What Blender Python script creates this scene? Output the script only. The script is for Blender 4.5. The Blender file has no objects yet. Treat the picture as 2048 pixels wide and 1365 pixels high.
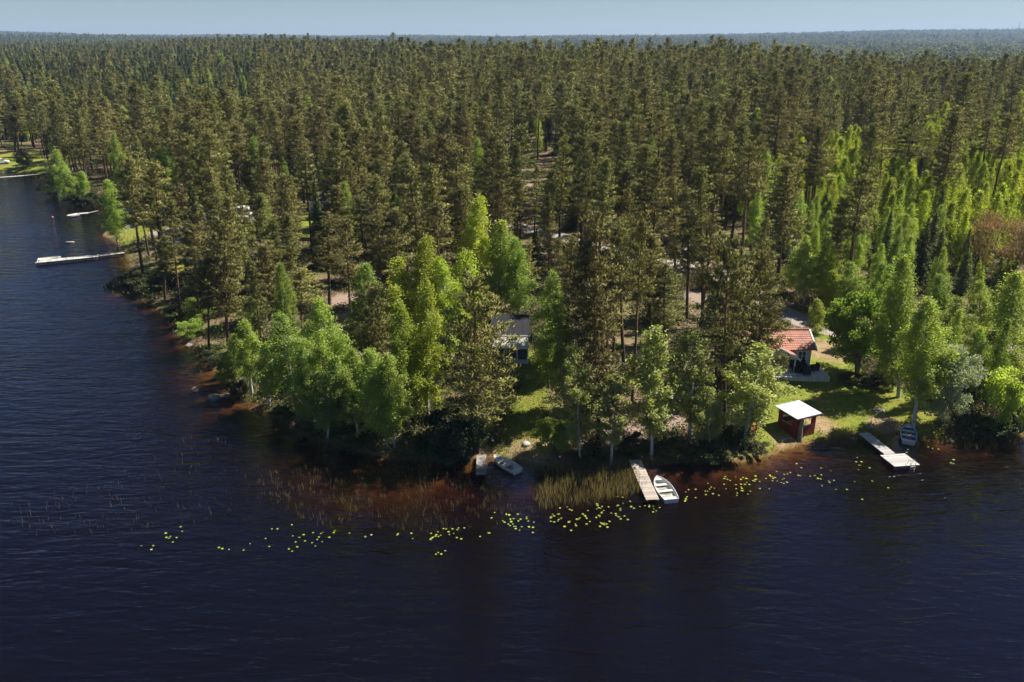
import bpy, math, random
import numpy as np
from mathutils import Vector, Matrix

RNG = np.random.default_rng(7)
random.seed(7)
S = bpy.context.scene
C = S.collection
R = math.radians

# ------------------------------------------------------------------ camera calibration
CAMZ, FPX = 38.0, 1593.0
PITCH = math.atan((682.5 - 78.0) / FPX)
CP, SP = math.cos(PITCH), math.sin(PITCH)

def ray(px, py):
    a, b = (px - 1024.0) / FPX, (682.5 - py) / FPX
    return np.array([a, CP + b * SP, -SP + b * CP])

def flat(px, py, z=0.0):
    d = ray(px, py)
    t = (z - CAMZ) / d[2]
    return np.array([d[0] * t, d[1] * t, z])

def project(x, y, z):
    zc = y * CP - (z - CAMZ) * SP
    yc = y * SP + (z - CAMZ) * CP
    return 1024 + FPX * x / zc, 682.5 - FPX * yc / zc, zc

# ------------------------------------------------------------------ 2-D helpers
def seg_dist(P, A, B):
    AB = B - A
    t = np.clip(((P - A) @ AB) / max(AB @ AB, 1e-9), 0, 1)
    return np.hypot(P[:, 0] - A[0] - t * AB[0], P[:, 1] - A[1] - t * AB[1])

def inside(P, poly):
    x, y = P[:, 0], P[:, 1]
    r = np.zeros(len(P), bool)
    n = len(poly)
    for i in range(n):
        x1, y1 = poly[i]; x2, y2 = poly[(i + 1) % n]
        if y1 == y2: continue
        c = (y1 > y) != (y2 > y)
        r ^= c & (x < (x2 - x1) * (y - y1) / (y2 - y1) + x1)
    return r

def line_dist(P, pts):
    d = np.full(len(P), 1e9)
    for i in range(len(pts) - 1):
        d = np.minimum(d, seg_dist(P, pts[i], pts[i + 1]))
    return d

def poly_sd(P, poly):
    """positive inside"""
    d = line_dist(P, list(poly) + [poly[0]])
    return np.where(inside(P, poly), d, -d)

def sstep(t):
    t = np.clip(t, 0, 1)
    return t * t * (3 - 2 * t)

# ------------------------------------------------------------------ terrain
SHORE_PX = [(-700, 330), (-300, 338), (-60, 345), (40, 346), (85, 352), (110, 392), (150, 405), (205, 410),
    (222, 425), (228, 448), (215, 462), (204, 472), (222, 480), (240, 492), (252, 506), (258, 535), (262, 560),
    (232, 572), (210, 582), (262, 592), (330, 628), (350, 655), (372, 690), (404, 722), (436, 748), (455, 772),
    (472, 792), (525, 822), (565, 850), (622, 882), (690, 900), (760, 916), (850, 927), (905, 921), (950, 914),
    (990, 916), (1040, 928), (1080, 938), (1150, 938), (1200, 932), (1260, 928), (1330, 930), (1400, 928),
    (1480, 928), (1530, 915), (1572, 901), (1620, 886), (1700, 874), (1760, 870), (1805, 872), (1880, 880),
    (1950, 879), (2048, 874), (2200, 866), (2500, 856)]
shore = [flat(*p)[:2] for p in SHORE_PX]
shore = [np.array(p) for p in ([(-900, 330), (-560, 300)] + [tuple(s) for s in shore] + [(220, 100), (420, 125)])]
# soften the corners
def chaikin(pts, n=1):
    for _ in range(n):
        q = [pts[0]]
        for a, b in zip(pts[:-1], pts[1:]):
            q += [a * .75 + b * .25, a * .25 + b * .75]
        pts = q + [pts[-1]]
    return pts
shore = chaikin(shore, 1)
LAND = np.array([tuple(p) for p in shore] + [(20000, 200), (20000, 20000), (-20000, 20000), (-20000, 420)])

U_ = [-1.4, -.64, -.46, -.37, -.27, -.17, -.11, -.02, .1, .2, .3, .36, .48, .64, 1.4]
TOPPX = [96, 92, 88, 80, 76, 83, 90, 96, 94, 92, 100, 113, 123, 128, 130]
DCR = [1150, 1150, 1150, 1100, 1050, 850, 560, 430, 410, 410, 400, 390, 380, 370, 370]
HCR = [CAMZ - d * math.tan(PITCH - math.atan((682.5 - p) / FPX)) - 19.5 for p, d in zip(TOPPX, DCR)]
RX = [-1500, 0, 60, 150, 250, 350, 500, 700, 760, 860, 1000, 1100, 1300, 1440, 1600, 1750, 1900, 2000, 2048, 3500]
RY = [55, 62, 64, 68, 71, 71, 71, 73, 71, 72, 74, 73, 72, 69, 66, 63, 62, 60, 57, 50]
RIDGE = 6200.0

def fbm(x, y, s, seed=0):
    v = np.zeros_like(x); a = 1.0
    for k in range(4):
        f = (2 ** k) / s
        v += a * np.sin(x * f * 1.7 + 1.3 * k + seed + 1.9 * np.sin(y * f * 1.1 + k * 2.1 + seed)) * np.cos(y * f * 1.5 - .7 * k + seed * 1.7 + 1.4 * np.sin(x * f * .9 + k))
        a *= .5
    return v / 1.9

def height(x, y):
    x = np.atleast_1d(np.asarray(x, float)); y = np.atleast_1d(np.asarray(y, float))
    P = np.stack([x, y], 1)
    d = line_dist(P, shore)
    ins = inside(P, LAND)
    u = x / np.maximum(y, 20)
    D = np.interp(u, U_, DCR); Hc = np.interp(u, U_, HCR)
    g = .5 * (1 - np.exp(-d / 3.0)) + .085 * np.minimum(d, 16) + .012 * np.clip(d - 16, 0, 60)
    t = (y - 95) / (D - 95)
    rise = np.maximum(Hc - 2.0, 0) * sstep(t)
    V = 1.0 + 14 * sstep((y - 1500) / 2800)
    back = sstep((y - D - 40) / 420)
    hl = (g + rise) * (1 - back) + V * back
    ridge_px = np.interp(1024 + u * FPX, RX, RY)
    rz = CAMZ + (78 - ridge_px) / FPX * RIDGE - 20 + 5 * fbm(u * 3000, u * 900 + 50, 260., 1) + 3 * fbm(u * 3000, u * 300, 70., 4)
    k = np.exp(-((y - RIDGE) / 1300.0) ** 2)
    k = np.where(y > RIDGE, np.maximum(k, .55), k)
    k2 = np.exp(-((y - 4100) / 600.0) ** 2)
    hl = hl + (27 - V) * np.exp(-((y - 2700) / 380.0) ** 2) * sstep((-u - .26) / .22) * (y > 1500)
    hl = hl + (rz - V) * k + k2 * (10 + 16 * np.clip(u, -.2, .9) + 7 * fbm(x, y, 700.)) * (y > 1500)
    hl = hl + fbm(x, y, 9.0) * .13 * sstep(d / 6) + fbm(x, y, 45., 3) * .5 * sstep((d - 10) / 40)
    # lake bed: a shelf in front of the point, a steeper bank elsewhere
    shelf = np.exp(-(((x + 15) / 16) ** 2 + ((y - 61) / 7.5) ** 2))
    shelf = np.maximum(shelf, .8 * np.exp(-(((x + 33) / 12) ** 2 + ((y - 84) / 14) ** 2)))
    slope = .19 - .15 * shelf
    hb = -.06 - np.minimum(d * slope + .006 * d * d, 4.0) + fbm(x, y, 4., 5) * .05
    return np.where(ins, np.maximum(hl, .02), hb)

def H1(x, y):
    return float(height(x, y)[0])

_T = np.geomspace(40, 1600, 2600)
def at(px, py):
    d = ray(px, py)
    X, Y, Z = d[0] * _T, d[1] * _T, CAMZ + d[2] * _T
    h = np.maximum(height(X, Y), 0)
    k = int(np.argmax(Z <= h)) if (Z <= h).any() else len(_T) - 1
    a, b = (Z[k - 1] - h[k - 1]), (h[k] - Z[k])
    w = a / max(a + b, 1e-6) if k else 0
    t = _T[k - 1] * (1 - w) + _T[k] * w
    x, y = d[0] * t, d[1] * t
    return np.array([x, y, max(H1(x, y), 0)])

def atxy(pts):
    return np.array([at(*p)[:2] for p in pts])

# ------------------------------------------------------------------ node helpers
def mat(name):
    m = bpy.data.materials.new(name); m.use_nodes = True
    m.node_tree.nodes.clear()
    return m, m.node_tree.nodes, m.node_tree.links

def node(N, t, **kw):
    n = N.new(t)
    for k, v in kw.items():
        if k in n.inputs and not hasattr(n, k): n.inputs[k].default_value = v
        else: setattr(n, k, v)
    return n

def inp(n, **kw):
    for k, v in kw.items():
        n.inputs[k.replace('_', ' ')].default_value = v
    return n

def c4(c): return (c[0], c[1], c[2], 1.0)

def simple(name, col, rough=.6, var=.25, scale=3.0, spec=.3, bump=.0, metallic=0.0):
    m, N, L = mat(name)
    o = N.new('ShaderNodeOutputMaterial'); b = N.new('ShaderNodeBsdfPrincipled')
    tc = N.new('ShaderNodeTexCoord'); nz = N.new('ShaderNodeTexNoise')
    inp(nz, Scale=scale, Detail=6.0, Roughness=.65)
    L.new(tc.outputs['Object'], nz.inputs['Vector'])
    mx = N.new('ShaderNodeMix'); mx.data_type = 'RGBA'
    mx.inputs['A'].default_value = c4([v * (1 - var) for v in col]); mx.inputs['B'].default_value = c4([min(v * (1 + var), .9) for v in col])
    L.new(nz.outputs['Fac'], mx.inputs['Factor']); L.new(mx.outputs['Result'], b.inputs['Base Color'])
    b.inputs['Roughness'].default_value = rough; b.inputs['Specular IOR Level'].default_value = spec; b.inputs['Metallic'].default_value = metallic
    if bump:
        bp = N.new('ShaderNodeBump'); bp.inputs['Strength'].default_value = bump; bp.inputs['Distance'].default_value = .02
        L.new(nz.outputs['Fac'], bp.inputs['Height']); L.new(bp.outputs['Normal'], b.inputs['Normal'])
    L.new(b.outputs['BSDF'], o.inputs['Surface'])
    return m

def boards(name, col, w=.12, rough=.75, axis='X', gap=.35, var=.3):
    """sawn boards: a tone per board with dark seams, from object coordinates"""
    m, N, L = mat(name)
    o = N.new('ShaderNodeOutputMaterial'); b = N.new('ShaderNodeBsdfPrincipled')
    tc = N.new('ShaderNodeTexCoord'); sx = N.new('ShaderNodeSeparateXYZ')
    L.new(tc.outputs['Object'], sx.inputs[0])
    dv = N.new('ShaderNodeMath'); dv.operation = 'DIVIDE'; dv.inputs[1].default_value = w
    L.new(sx.outputs[axis], dv.inputs[0])
    fl = N.new('ShaderNodeMath'); fl.operation = 'FLOOR'; L.new(dv.outputs[0], fl.inputs[0])
    fr = N.new('ShaderNodeMath'); fr.operation = 'FRACT'; L.new(dv.outputs[0], fr.inputs[0])
    wn = N.new('ShaderNodeTexWhiteNoise'); wn.noise_dimensions = '1D'; L.new(fl.outputs[0], wn.inputs['W'])
    nz = N.new('ShaderNodeTexNoise'); inp(nz, Scale=2.2, Detail=7.0, Roughness=.7); L.new(tc.outputs['Object'], nz.inputs['Vector'])
    ad = N.new('ShaderNodeMath'); ad.operation = 'ADD'; L.new(wn.outputs['Value'], ad.inputs[0]); L.new(nz.outputs['Fac'], ad.inputs[1])
    mr = N.new('ShaderNodeMapRange'); inp(mr, From_Min=.3, From_Max=1.6, To_Min=1 - var, To_Max=1 + var); L.new(ad.outputs[0], mr.inputs['Value'])
    lt = N.new('ShaderNodeMath'); lt.operation = 'GREATER_THAN'; lt.inputs[1].default_value = .1; L.new(fr.outputs[0], lt.inputs[0])
    mg = N.new('ShaderNodeMapRange'); inp(mg, To_Min=gap, To_Max=1.0); L.new(lt.outputs[0], mg.inputs['Value'])
    mu = N.new('ShaderNodeMath'); mu.operation = 'MULTIPLY'; L.new(mr.outputs[0], mu.inputs[0]); L.new(mg.outputs[0], mu.inputs[1])
    vm = N.new('ShaderNodeVectorMath'); vm.operation = 'SCALE'; vm.inputs[0].default_value = col; L.new(mu.outputs[0], vm.inputs['Scale'])
    L.new(vm.outputs[0], b.inputs['Base Color']); b.inputs['Roughness'].default_value = rough; b.inputs['Specular IOR Level'].default_value = .25
    L.new(b.outputs['BSDF'], o.inputs['Surface'])
    return m

def foliage(name, c1, c2, trans=.35, hue=.03, val=.35, tint=1.25, clumped=.55):
    """leaf colour varies leaf by leaf, by clump and by tree; light passes through the blades"""
    m, N, L = mat(name)
    o = N.new('ShaderNodeOutputMaterial')
    oi = N.new('ShaderNodeObjectInfo'); ge = N.new('ShaderNodeNewGeometry')
    nz = N.new('ShaderNodeTexNoise'); inp(nz, Scale=.55, Detail=3.0, Roughness=.6); L.new(ge.outputs['Position'], nz.inputs['Vector'])
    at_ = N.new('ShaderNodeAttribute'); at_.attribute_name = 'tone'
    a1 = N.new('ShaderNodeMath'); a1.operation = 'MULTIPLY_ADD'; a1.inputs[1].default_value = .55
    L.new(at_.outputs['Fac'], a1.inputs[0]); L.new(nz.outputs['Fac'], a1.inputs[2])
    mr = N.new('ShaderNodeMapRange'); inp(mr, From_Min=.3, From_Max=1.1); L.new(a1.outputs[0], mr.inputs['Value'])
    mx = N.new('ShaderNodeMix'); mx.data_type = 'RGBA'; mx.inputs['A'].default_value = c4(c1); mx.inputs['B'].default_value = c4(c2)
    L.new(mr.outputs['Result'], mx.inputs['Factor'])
    hs = N.new('ShaderNodeHueSaturation')
    h = N.new('ShaderNodeMapRange'); inp(h, To_Min=.5 - hue, To_Max=.5 + hue); L.new(oi.outputs['Random'], h.inputs['Value']); L.new(h.outputs[0], hs.inputs['Hue'])
    ml = N.new('ShaderNodeMath'); ml.operation = 'MULTIPLY'; ml.inputs[1].default_value = 7.31; L.new(oi.outputs['Random'], ml.inputs[0])
    fr = N.new('ShaderNodeMath'); fr.operation = 'FRACT'; L.new(ml.outputs[0], fr.inputs[0])
    v = N.new('ShaderNodeMapRange'); inp(v, To_Min=1 - val, To_Max=1 + val); L.new(fr.outputs[0], v.inputs['Value']); L.new(v.outputs[0], hs.inputs['Value'])
    L.new(mx.outputs['Result'], hs.inputs['Color'])
    df = N.new('ShaderNodeBsdfDiffuse'); tr = N.new('ShaderNodeBsdfTranslucent'); ms = N.new('ShaderNodeMixShader')
    if clumped:
        ca = N.new('ShaderNodeAttribute'); ca.attribute_name = 'spread'
        vt = N.new('ShaderNodeVectorTransform'); vt.vector_type = 'NORMAL'; vt.convert_from = 'OBJECT'; vt.convert_to = 'WORLD'; L.new(ca.outputs['Vector'], vt.inputs[0])
        sc = N.new('ShaderNodeVectorMath'); sc.operation = 'SCALE'; sc.inputs['Scale'].default_value = clumped; L.new(ge.outputs['Normal'], sc.inputs[0])
        va = N.new('ShaderNodeVectorMath'); va.operation = 'ADD'; L.new(vt.outputs[0], va.inputs[0]); L.new(sc.outputs[0], va.inputs[1])
        vn = N.new('ShaderNodeVectorMath'); vn.operation = 'NORMALIZE'; L.new(va.outputs[0], vn.inputs[0])
        L.new(vn.outputs[0], df.inputs['Normal']); L.new(vn.outputs[0], tr.inputs['Normal'])
    L.new(hs.outputs['Color'], df.inputs['Color'])
    tm = N.new('ShaderNodeVectorMath'); tm.operation = 'MULTIPLY'; tm.inputs[1].default_value = (tint, tint, tint * .55)
    L.new(hs.outputs['Color'], tm.inputs[0]); L.new(tm.outputs[0], tr.inputs['Color'])
    ms.inputs[0].default_value = trans; L.new(df.outputs[0], ms.inputs[1]); L.new(tr.outputs[0], ms.inputs[2])
    gl = N.new('ShaderNodeBsdfGlossy'); gl.inputs['Roughness'].default_value = .55; gl.inputs['Color'].default_value = (.8, .85, .9, 1)
    m2 = N.new('ShaderNodeMixShader'); m2.inputs[0].default_value = .025; L.new(ms.outputs[0], m2.inputs[1]); L.new(gl.outputs[0], m2.inputs[2])
    L.new(m2.outputs[0], o.inputs['Surface'])
    return m

def bark(name, lo, hi, z0, z1, marks=False):
    """bark that changes up the stem (a pine's orange upper bark, a birch's dark foot)"""
    m, N, L = mat(name)
    o = N.new('ShaderNodeOutputMaterial'); b = N.new('ShaderNodeBsdfPrincipled')
    tc = N.new('ShaderNodeTexCoord'); sx = N.new('ShaderNodeSeparateXYZ'); L.new(tc.outputs['Object'], sx.inputs[0])
    nz = N.new('ShaderNodeTexNoise'); inp(nz, Scale=5.0, Detail=5.0, Roughness=.7)
    mp = N.new('ShaderNodeMapping'); mp.inputs['Scale'].default_value = (1, 1, .9 if marks else .25)
    L.new(tc.outputs['Object'], mp.inputs['Vector']); L.new(mp.outputs[0], nz.inputs['Vector'])
    mr = N.new('ShaderNodeMapRange'); inp(mr, From_Min=z0, From_Max=z1); L.new(sx.outputs['Z'], mr.inputs['Value'])
    mx = N.new('ShaderNodeMix'); mx.data_type = 'RGBA'; mx.inputs['A'].default_value = c4(lo); mx.inputs['B'].default_value = c4(hi); L.new(mr.outputs[0], mx.inputs['Factor'])
    cr = N.new('ShaderNodeMapRange')
    if marks: inp(cr, From_Min=.34, From_Max=.46, To_Min=.22, To_Max=1.0)
    else: inp(cr, From_Min=.25, From_Max=.75, To_Min=.55, To_Max=1.4)
    L.new(nz.outputs['Fac'], cr.inputs['Value'])
    vm = N.new('ShaderNodeVectorMath'); vm.operation = 'SCALE'; L.new(mx.outputs['Result'], vm.inputs[0]); L.new(cr.outputs[0], vm.inputs['Scale'])
    L.new(vm.outputs[0], b.inputs['Base Color']); b.inputs['Roughness'].default_value = .85; b.inputs['Specular IOR Level'].default_value = .15
    L.new(b.outputs[0], o.inputs['Surface'])
    return m

M = {}
M['pine'] = foliage('pine_needles', (.165, .162, .042), (.33, .312, .092), .40, .022, .26, clumped=.32)
M['pinefar'] = M['pine']
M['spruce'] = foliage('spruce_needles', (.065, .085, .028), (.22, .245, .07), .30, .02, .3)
M['birch'] = foliage('birch_leaves', (.215, .285, .046), (.45, .545, .105), .62, .012, .22, clumped=1.7)
M['young'] = foliage('young_birch_leaves', (.27, .335, .032), (.53, .58, .065), .62, .012, .25, clumped=1.7)
M['aspen'] = foliage('grey_green_leaves', (.25, .29, .085), (.52, .54, .18), .58, .02, .2, clumped=1.6)
M['willow'] = foliage('silver_leaves', (.26, .29, .17), (.50, .53, .33), .5, .015, .12, clumped=1.5)
M['maple'] = foliage('fresh_green_leaves', (.16, .25, .03), (.33, .45, .06), .5, .01, .1)
M['rust'] = foliage('rusty_buds', (.22, .125, .055), (.42, .25, .12), .4, .01, .15)
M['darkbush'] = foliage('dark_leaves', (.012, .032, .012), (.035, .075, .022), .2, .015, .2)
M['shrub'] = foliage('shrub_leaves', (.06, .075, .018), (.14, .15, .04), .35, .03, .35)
M['under'] = foliage('low_shrub_leaves', (.045, .055, .015), (.14, .13, .045), .3, .035, .4, clumped=0)
M['reed'] = foliage('reed_blades', (.055, .065, .018), (.24, .20, .08), .35, .02, .2, clumped=0)
M['reedtan'] = foliage('tan_reed_stems', (.10, .06, .028), (.27, .18, .09), .3, .02, .2, clumped=0)
M['sedge'] = foliage('shore_grass_blades', (.10, .11, .025), (.30, .26, .10), .4, .03, .25, clumped=0)
M['lawnblade'] = foliage('grass_blades', (.085, .12, .014), (.17, .19, .03), .4, .02, .2, clumped=0)
M['farleaf'] = foliage('valley_leaves', (.14, .155, .05), (.29, .29, .11), .4, .03, .3)
M['lily'] = foliage('lily_leaf', (.14, .19, .02), (.275, .325, .045), .15, .03, .3, clumped=0)
M['pinebark'] = bark('pine_bark', (.085, .062, .048), (.26, .145, .075), 3.0, 10.0)
M['sprucebark'] = bark('spruce_bark', (.07, .055, .045), (.10, .08, .06), 1, 8)
M['birchbark'] = bark('birch_bark', (.40, .38, .35), (.52, .50, .46), .2, 3.5, True)
M['greybark'] = bark('grey_bark', (.14, .125, .105), (.19, .17, .13), .5, 6)
M['red'] = boards('red_painted_boards', (.19, .028, .020), .11, .7)
M['white'] = simple('white_paint', (.66, .66, .65), .5, .06)
M['roofwhite'] = simple('white_roof_sheet', (.52, .54, .56), .45, .14, 1.6)
M['greywall'] = boards('pale_grey_boards', (.56, .61, .61), .14, .6, var=.08, gap=.75)
M['tile'] = None
M['darkroof'] = simple('dark_roofing_felt', (.028, .028, .033), .9, .4, 1.3, .1)
M['oldroof'] = simple('weathered_roof_sheet', (.33, .32, .28), .6, .5, 2.2)
M['glass'] = simple('window_glass', (.07, .08, .085), .06, .2, 1.0, .6)
M['deck'] = boards('grey_deck_boards', (.56, .55, .54), .14, .8, 'X')
M['deckx'] = boards('grey_dock_boards', (.43, .40, .38), .16, .85, 'Y')
M['deckwarm'] = boards('brown_dock_boards', (.40, .33, .27), .15, .85, 'Y')
M['wooddark'] = simple('dark_wet_wood', (.10, .075, .06), .8, .35, 4)
M['wicker'] = simple('black_wicker', (.022, .02, .022), .6, .4, 12)
M['cushion'] = simple('dark_cushion', (.035, .032, .036), .85, .3, 6)
M['boatwhite'] = simple('white_boat_gelcoat', (.60, .59, .56), .35, .08, 2, .5)
M['boatgrey'] = simple('faded_boat_gelcoat', (.62, .59, .52), .5, .2, 2.5, .35)
M['boatblue'] = simple('blue_boat_gelcoat', (.05, .20, .40), .35, .25, 2.5, .5)
M['boatfloor'] = simple('boat_floor', (.30, .27, .22), .7, .35, 4)
M['rubber'] = simple('black_rubber', (.02, .02, .022), .7, .2)
M['steel'] = simple('steel', (.5, .5, .5), .35, .1, 3, .5, 0, .8)
M['orange'] = simple('orange_plastic', (.62, .10, .035), .45, .15)
M['stone'] = simple('granite', (.20, .175, .155), .85, .35, 2.5, .2, .6)
M['palestone'] = simple('pale_granite', (.38, .36, .34), .85, .2, 2.5, .2, .6)
M['burnt'] = simple('charred_wood', (.03, .026, .022), .9, .4, 8)
M['log'] = simple('bleached_wood', (.42, .37, .30), .85, .3, 5)
M['snag'] = bark('dead_wood', (.15, .125, .105), (.24, .21, .18), 0, 2)
M['carpaint'] = simple('silver_car_paint', (.42, .44, .47), .25, .05, 1, .5, 0, .3)
M['cardark'] = simple('dark_car_paint', (.03, .032, .036), .25, .05, 1, .5)
M['caravan'] = simple('caravan_shell', (.68, .67, .63), .4, .05)
M['plastic'] = simple('grey_plastic', (.25, .26, .28), .5, .1)
M['brick'] = simple('pale_plaster', (.55, .52, .47), .8, .1)

def tile_mat():
    m, N, L = mat('clay_roof_tiles')
    o = N.new('ShaderNodeOutputMaterial'); b = N.new('ShaderNodeBsdfPrincipled')
    tc = N.new('ShaderNodeTexCoord')
    br = N.new('ShaderNodeTexBrick'); br.offset = 0.0
    inp(br, Scale=1.0, Mortar_Size=.022, Bias=.0, Brick_Width=.26, Row_Height=.34)
    br.inputs['Color1'].default_value = (.36, .125, .07, 1); br.inputs['Color2'].default_value = (.46, .19, .12, 1); br.inputs['Mortar'].default_value = (.15, .05, .035, 1)
    L.new(tc.outputs['Object'], br.inputs['Vector'])
    nz = N.new('ShaderNodeTexNoise'); inp(nz, Scale=.55, Detail=6.0, Roughness=.7); L.new(tc.outputs['Object'], nz.inputs['Vector'])
    mr = N.new('ShaderNodeMapRange'); inp(mr, From_Min=.50, From_Max=.68); L.new(nz.outputs['Fac'], mr.inputs['Value'])
    mx = N.new('ShaderNodeMix'); mx.data_type = 'RGBA'; mx.inputs['B'].default_value = (.12, .085, .07, 1)
    mm = N.new('ShaderNodeMath'); mm.operation = 'MULTIPLY'; mm.inputs[1].default_value = .7; L.new(mr.outputs[0], mm.inputs[0])
    L.new(mm.outputs[0], mx.inputs['Factor']); L.new(br.outputs['Color'], mx.inputs['A']); L.new(mx.outputs['Result'], b.inputs['Base Color'])
    b.inputs['Roughness'].default_value = .7
    L.new(b.outputs[0], o.inputs['Surface'])
    return m
M['tile'] = tile_mat()

# ------------------------------------------------------------------ mesh helpers
def mesh_np(name, V, F, mats, mi=None, smooth=False, tone=None, spread=None):
    """V (n,3), F (m,4) quads"""
    me = bpy.data.meshes.new(name)
    V = np.asarray(V, np.float32); F = np.asarray(F, np.int32)
    me.vertices.add(len(V)); me.vertices.foreach_set('co', V.ravel())
    me.loops.add(F.size); me.loops.foreach_set('vertex_index', F.ravel())
    me.polygons.add(len(F))
    me.polygons.foreach_set('loop_start', np.arange(0, F.size, F.shape[1], dtype=np.int32))
    if mi is not None: me.polygons.foreach_set('material_index', np.asarray(mi, np.int32))
    if smooth is not False:
        sm = np.ones(len(F), bool) if smooth is True else np.asarray(smooth, bool)
        me.polygons.foreach_set('use_smooth', sm)
    else:
        me.polygons.foreach_set('use_smooth', np.zeros(len(F), bool))
    for m in (mats if isinstance(mats, (list, tuple)) else [mats]): me.materials.append(m)
    if tone is not None:
        a = me.attributes.new('tone', 'FLOAT', 'FACE'); a.data.foreach_set('value', np.asarray(tone, np.float32))
    if spread is not None:
        a = me.attributes.new('spread', 'FLOAT_VECTOR', 'FACE'); a.data.foreach_set('vector', np.asarray(spread, np.float32).ravel())
    me.update(calc_edges=True); me.validate()
    return me

def tube(pts, rad, n=6):
    pts = np.asarray(pts, float); k = len(pts)
    rad = np.broadcast_to(np.asarray(rad, float), (k,))
    tg = np.gradient(pts, axis=0); tg /= np.linalg.norm(tg, axis=1, keepdims=True) + 1e-9
    ref = np.where(np.abs(tg[:, 2:3]) > .9, np.array([[1., 0, 0]]), np.array([[0, 0, 1.]]))
    a = np.cross(tg, ref); a /= np.linalg.norm(a, axis=1, keepdims=True) + 1e-9
    b = np.cross(tg, a)
    th = np.arange(n) * 2 * math.pi / n
    V = pts[:, None] + rad[:, None, None] * (a[:, None] * np.cos(th)[None, :, None] + b[:, None] * np.sin(th)[None, :, None])
    F = []
    for i in range(k - 1):
        for j in range(n):
            j2 = (j + 1) % n
            F.append((i * n + j, i * n + j2, (i + 1) * n + j2, (i + 1) * n + j))
    return V.reshape(-1, 3), np.array(F, int)

def join(parts):
    Vs, Fs, o = [], [], 0
    for V, F in parts:
        Vs.append(V); Fs.append(F + o); o += len(V)
    return np.concatenate(Vs), np.concatenate(Fs)

def unit(v): return v / (np.linalg.norm(v, axis=-1, keepdims=True) + 1e-9)

def leaves(c, d, l, w, rng):
    """diamond blades: centre, long axis, length, width"""
    n = len(c)
    d = unit(d); s = unit(np.cross(d, rng.normal(size=(n, 3))))
    l = np.broadcast_to(l, (n,))[:, None]; w = np.broadcast_to(w, (n,))[:, None]
    V = np.stack([c - d * l / 2, c + s * w / 2 - d * l * .05, c + d * l / 2, c - s * w / 2 - d * l * .05], 1).reshape(-1, 3)
    return V, np.arange(4 * n).reshape(n, 4)

def ball(rng, n):
    v = unit(rng.normal(size=(n, 3)))
    return v * (rng.random((n, 1)) ** .45)

# ------------------------------------------------------------------ trees: each returns (trunk mesh, crown mesh, height, crown width)
def trunk_path(rng, H, bend, k=9):
    t = np.linspace(0, 1, k)
    off = np.cumsum(rng.normal(size=(k, 2)), 0) * bend; off -= off[0]
    return np.stack([off[:, 0] * t, off[:, 1] * t, t * H], 1)

def along(path, z):
    return np.array([np.interp(z, path[:, 2], path[:, 0]), np.interp(z, path[:, 2], path[:, 1]), z])

def finish(name, tp, lf, tone, tm, cm, H, W, off=None):
    # each leaf keeps the way its clump faces: outward from the stem, from the clump's middle, and up to the light
    cc = np.concatenate([v.reshape(-1, 4, 3).mean(1) for v, f in lf])
    sp = np.stack([cc[:, 0], cc[:, 1], np.zeros(len(cc))], 1); sp /= (np.linalg.norm(sp, axis=1, keepdims=True) + .25)
    sp[:, 2] += .30
    sp = unit(sp * .8 + (off * 1.0 if off is not None else np.random.default_rng(1).normal(size=sp.shape) * .35))
    V, F = join(tp)
    tmesh = mesh_np(name + '_trunk', V, F, tm, smooth=True)
    V2, F2 = join(lf)
    cmesh = mesh_np(name + '_crown', V2, F2, cm, tone=tone, spread=sp)
    one_tone = np.concatenate([np.zeros(len(F)), tone])
    Vj, Fj = join([(V, F), (V2, F2)])
    jm = (Vj, Fj, np.concatenate([np.zeros(len(F), int), np.ones(len(F2), int)]), one_tone, (tm, cm), np.concatenate([np.zeros((len(F), 3)), sp]))
    return dict(trunk=tmesh, crown=cmesh, H=H, W=W, joined=jm)

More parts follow.
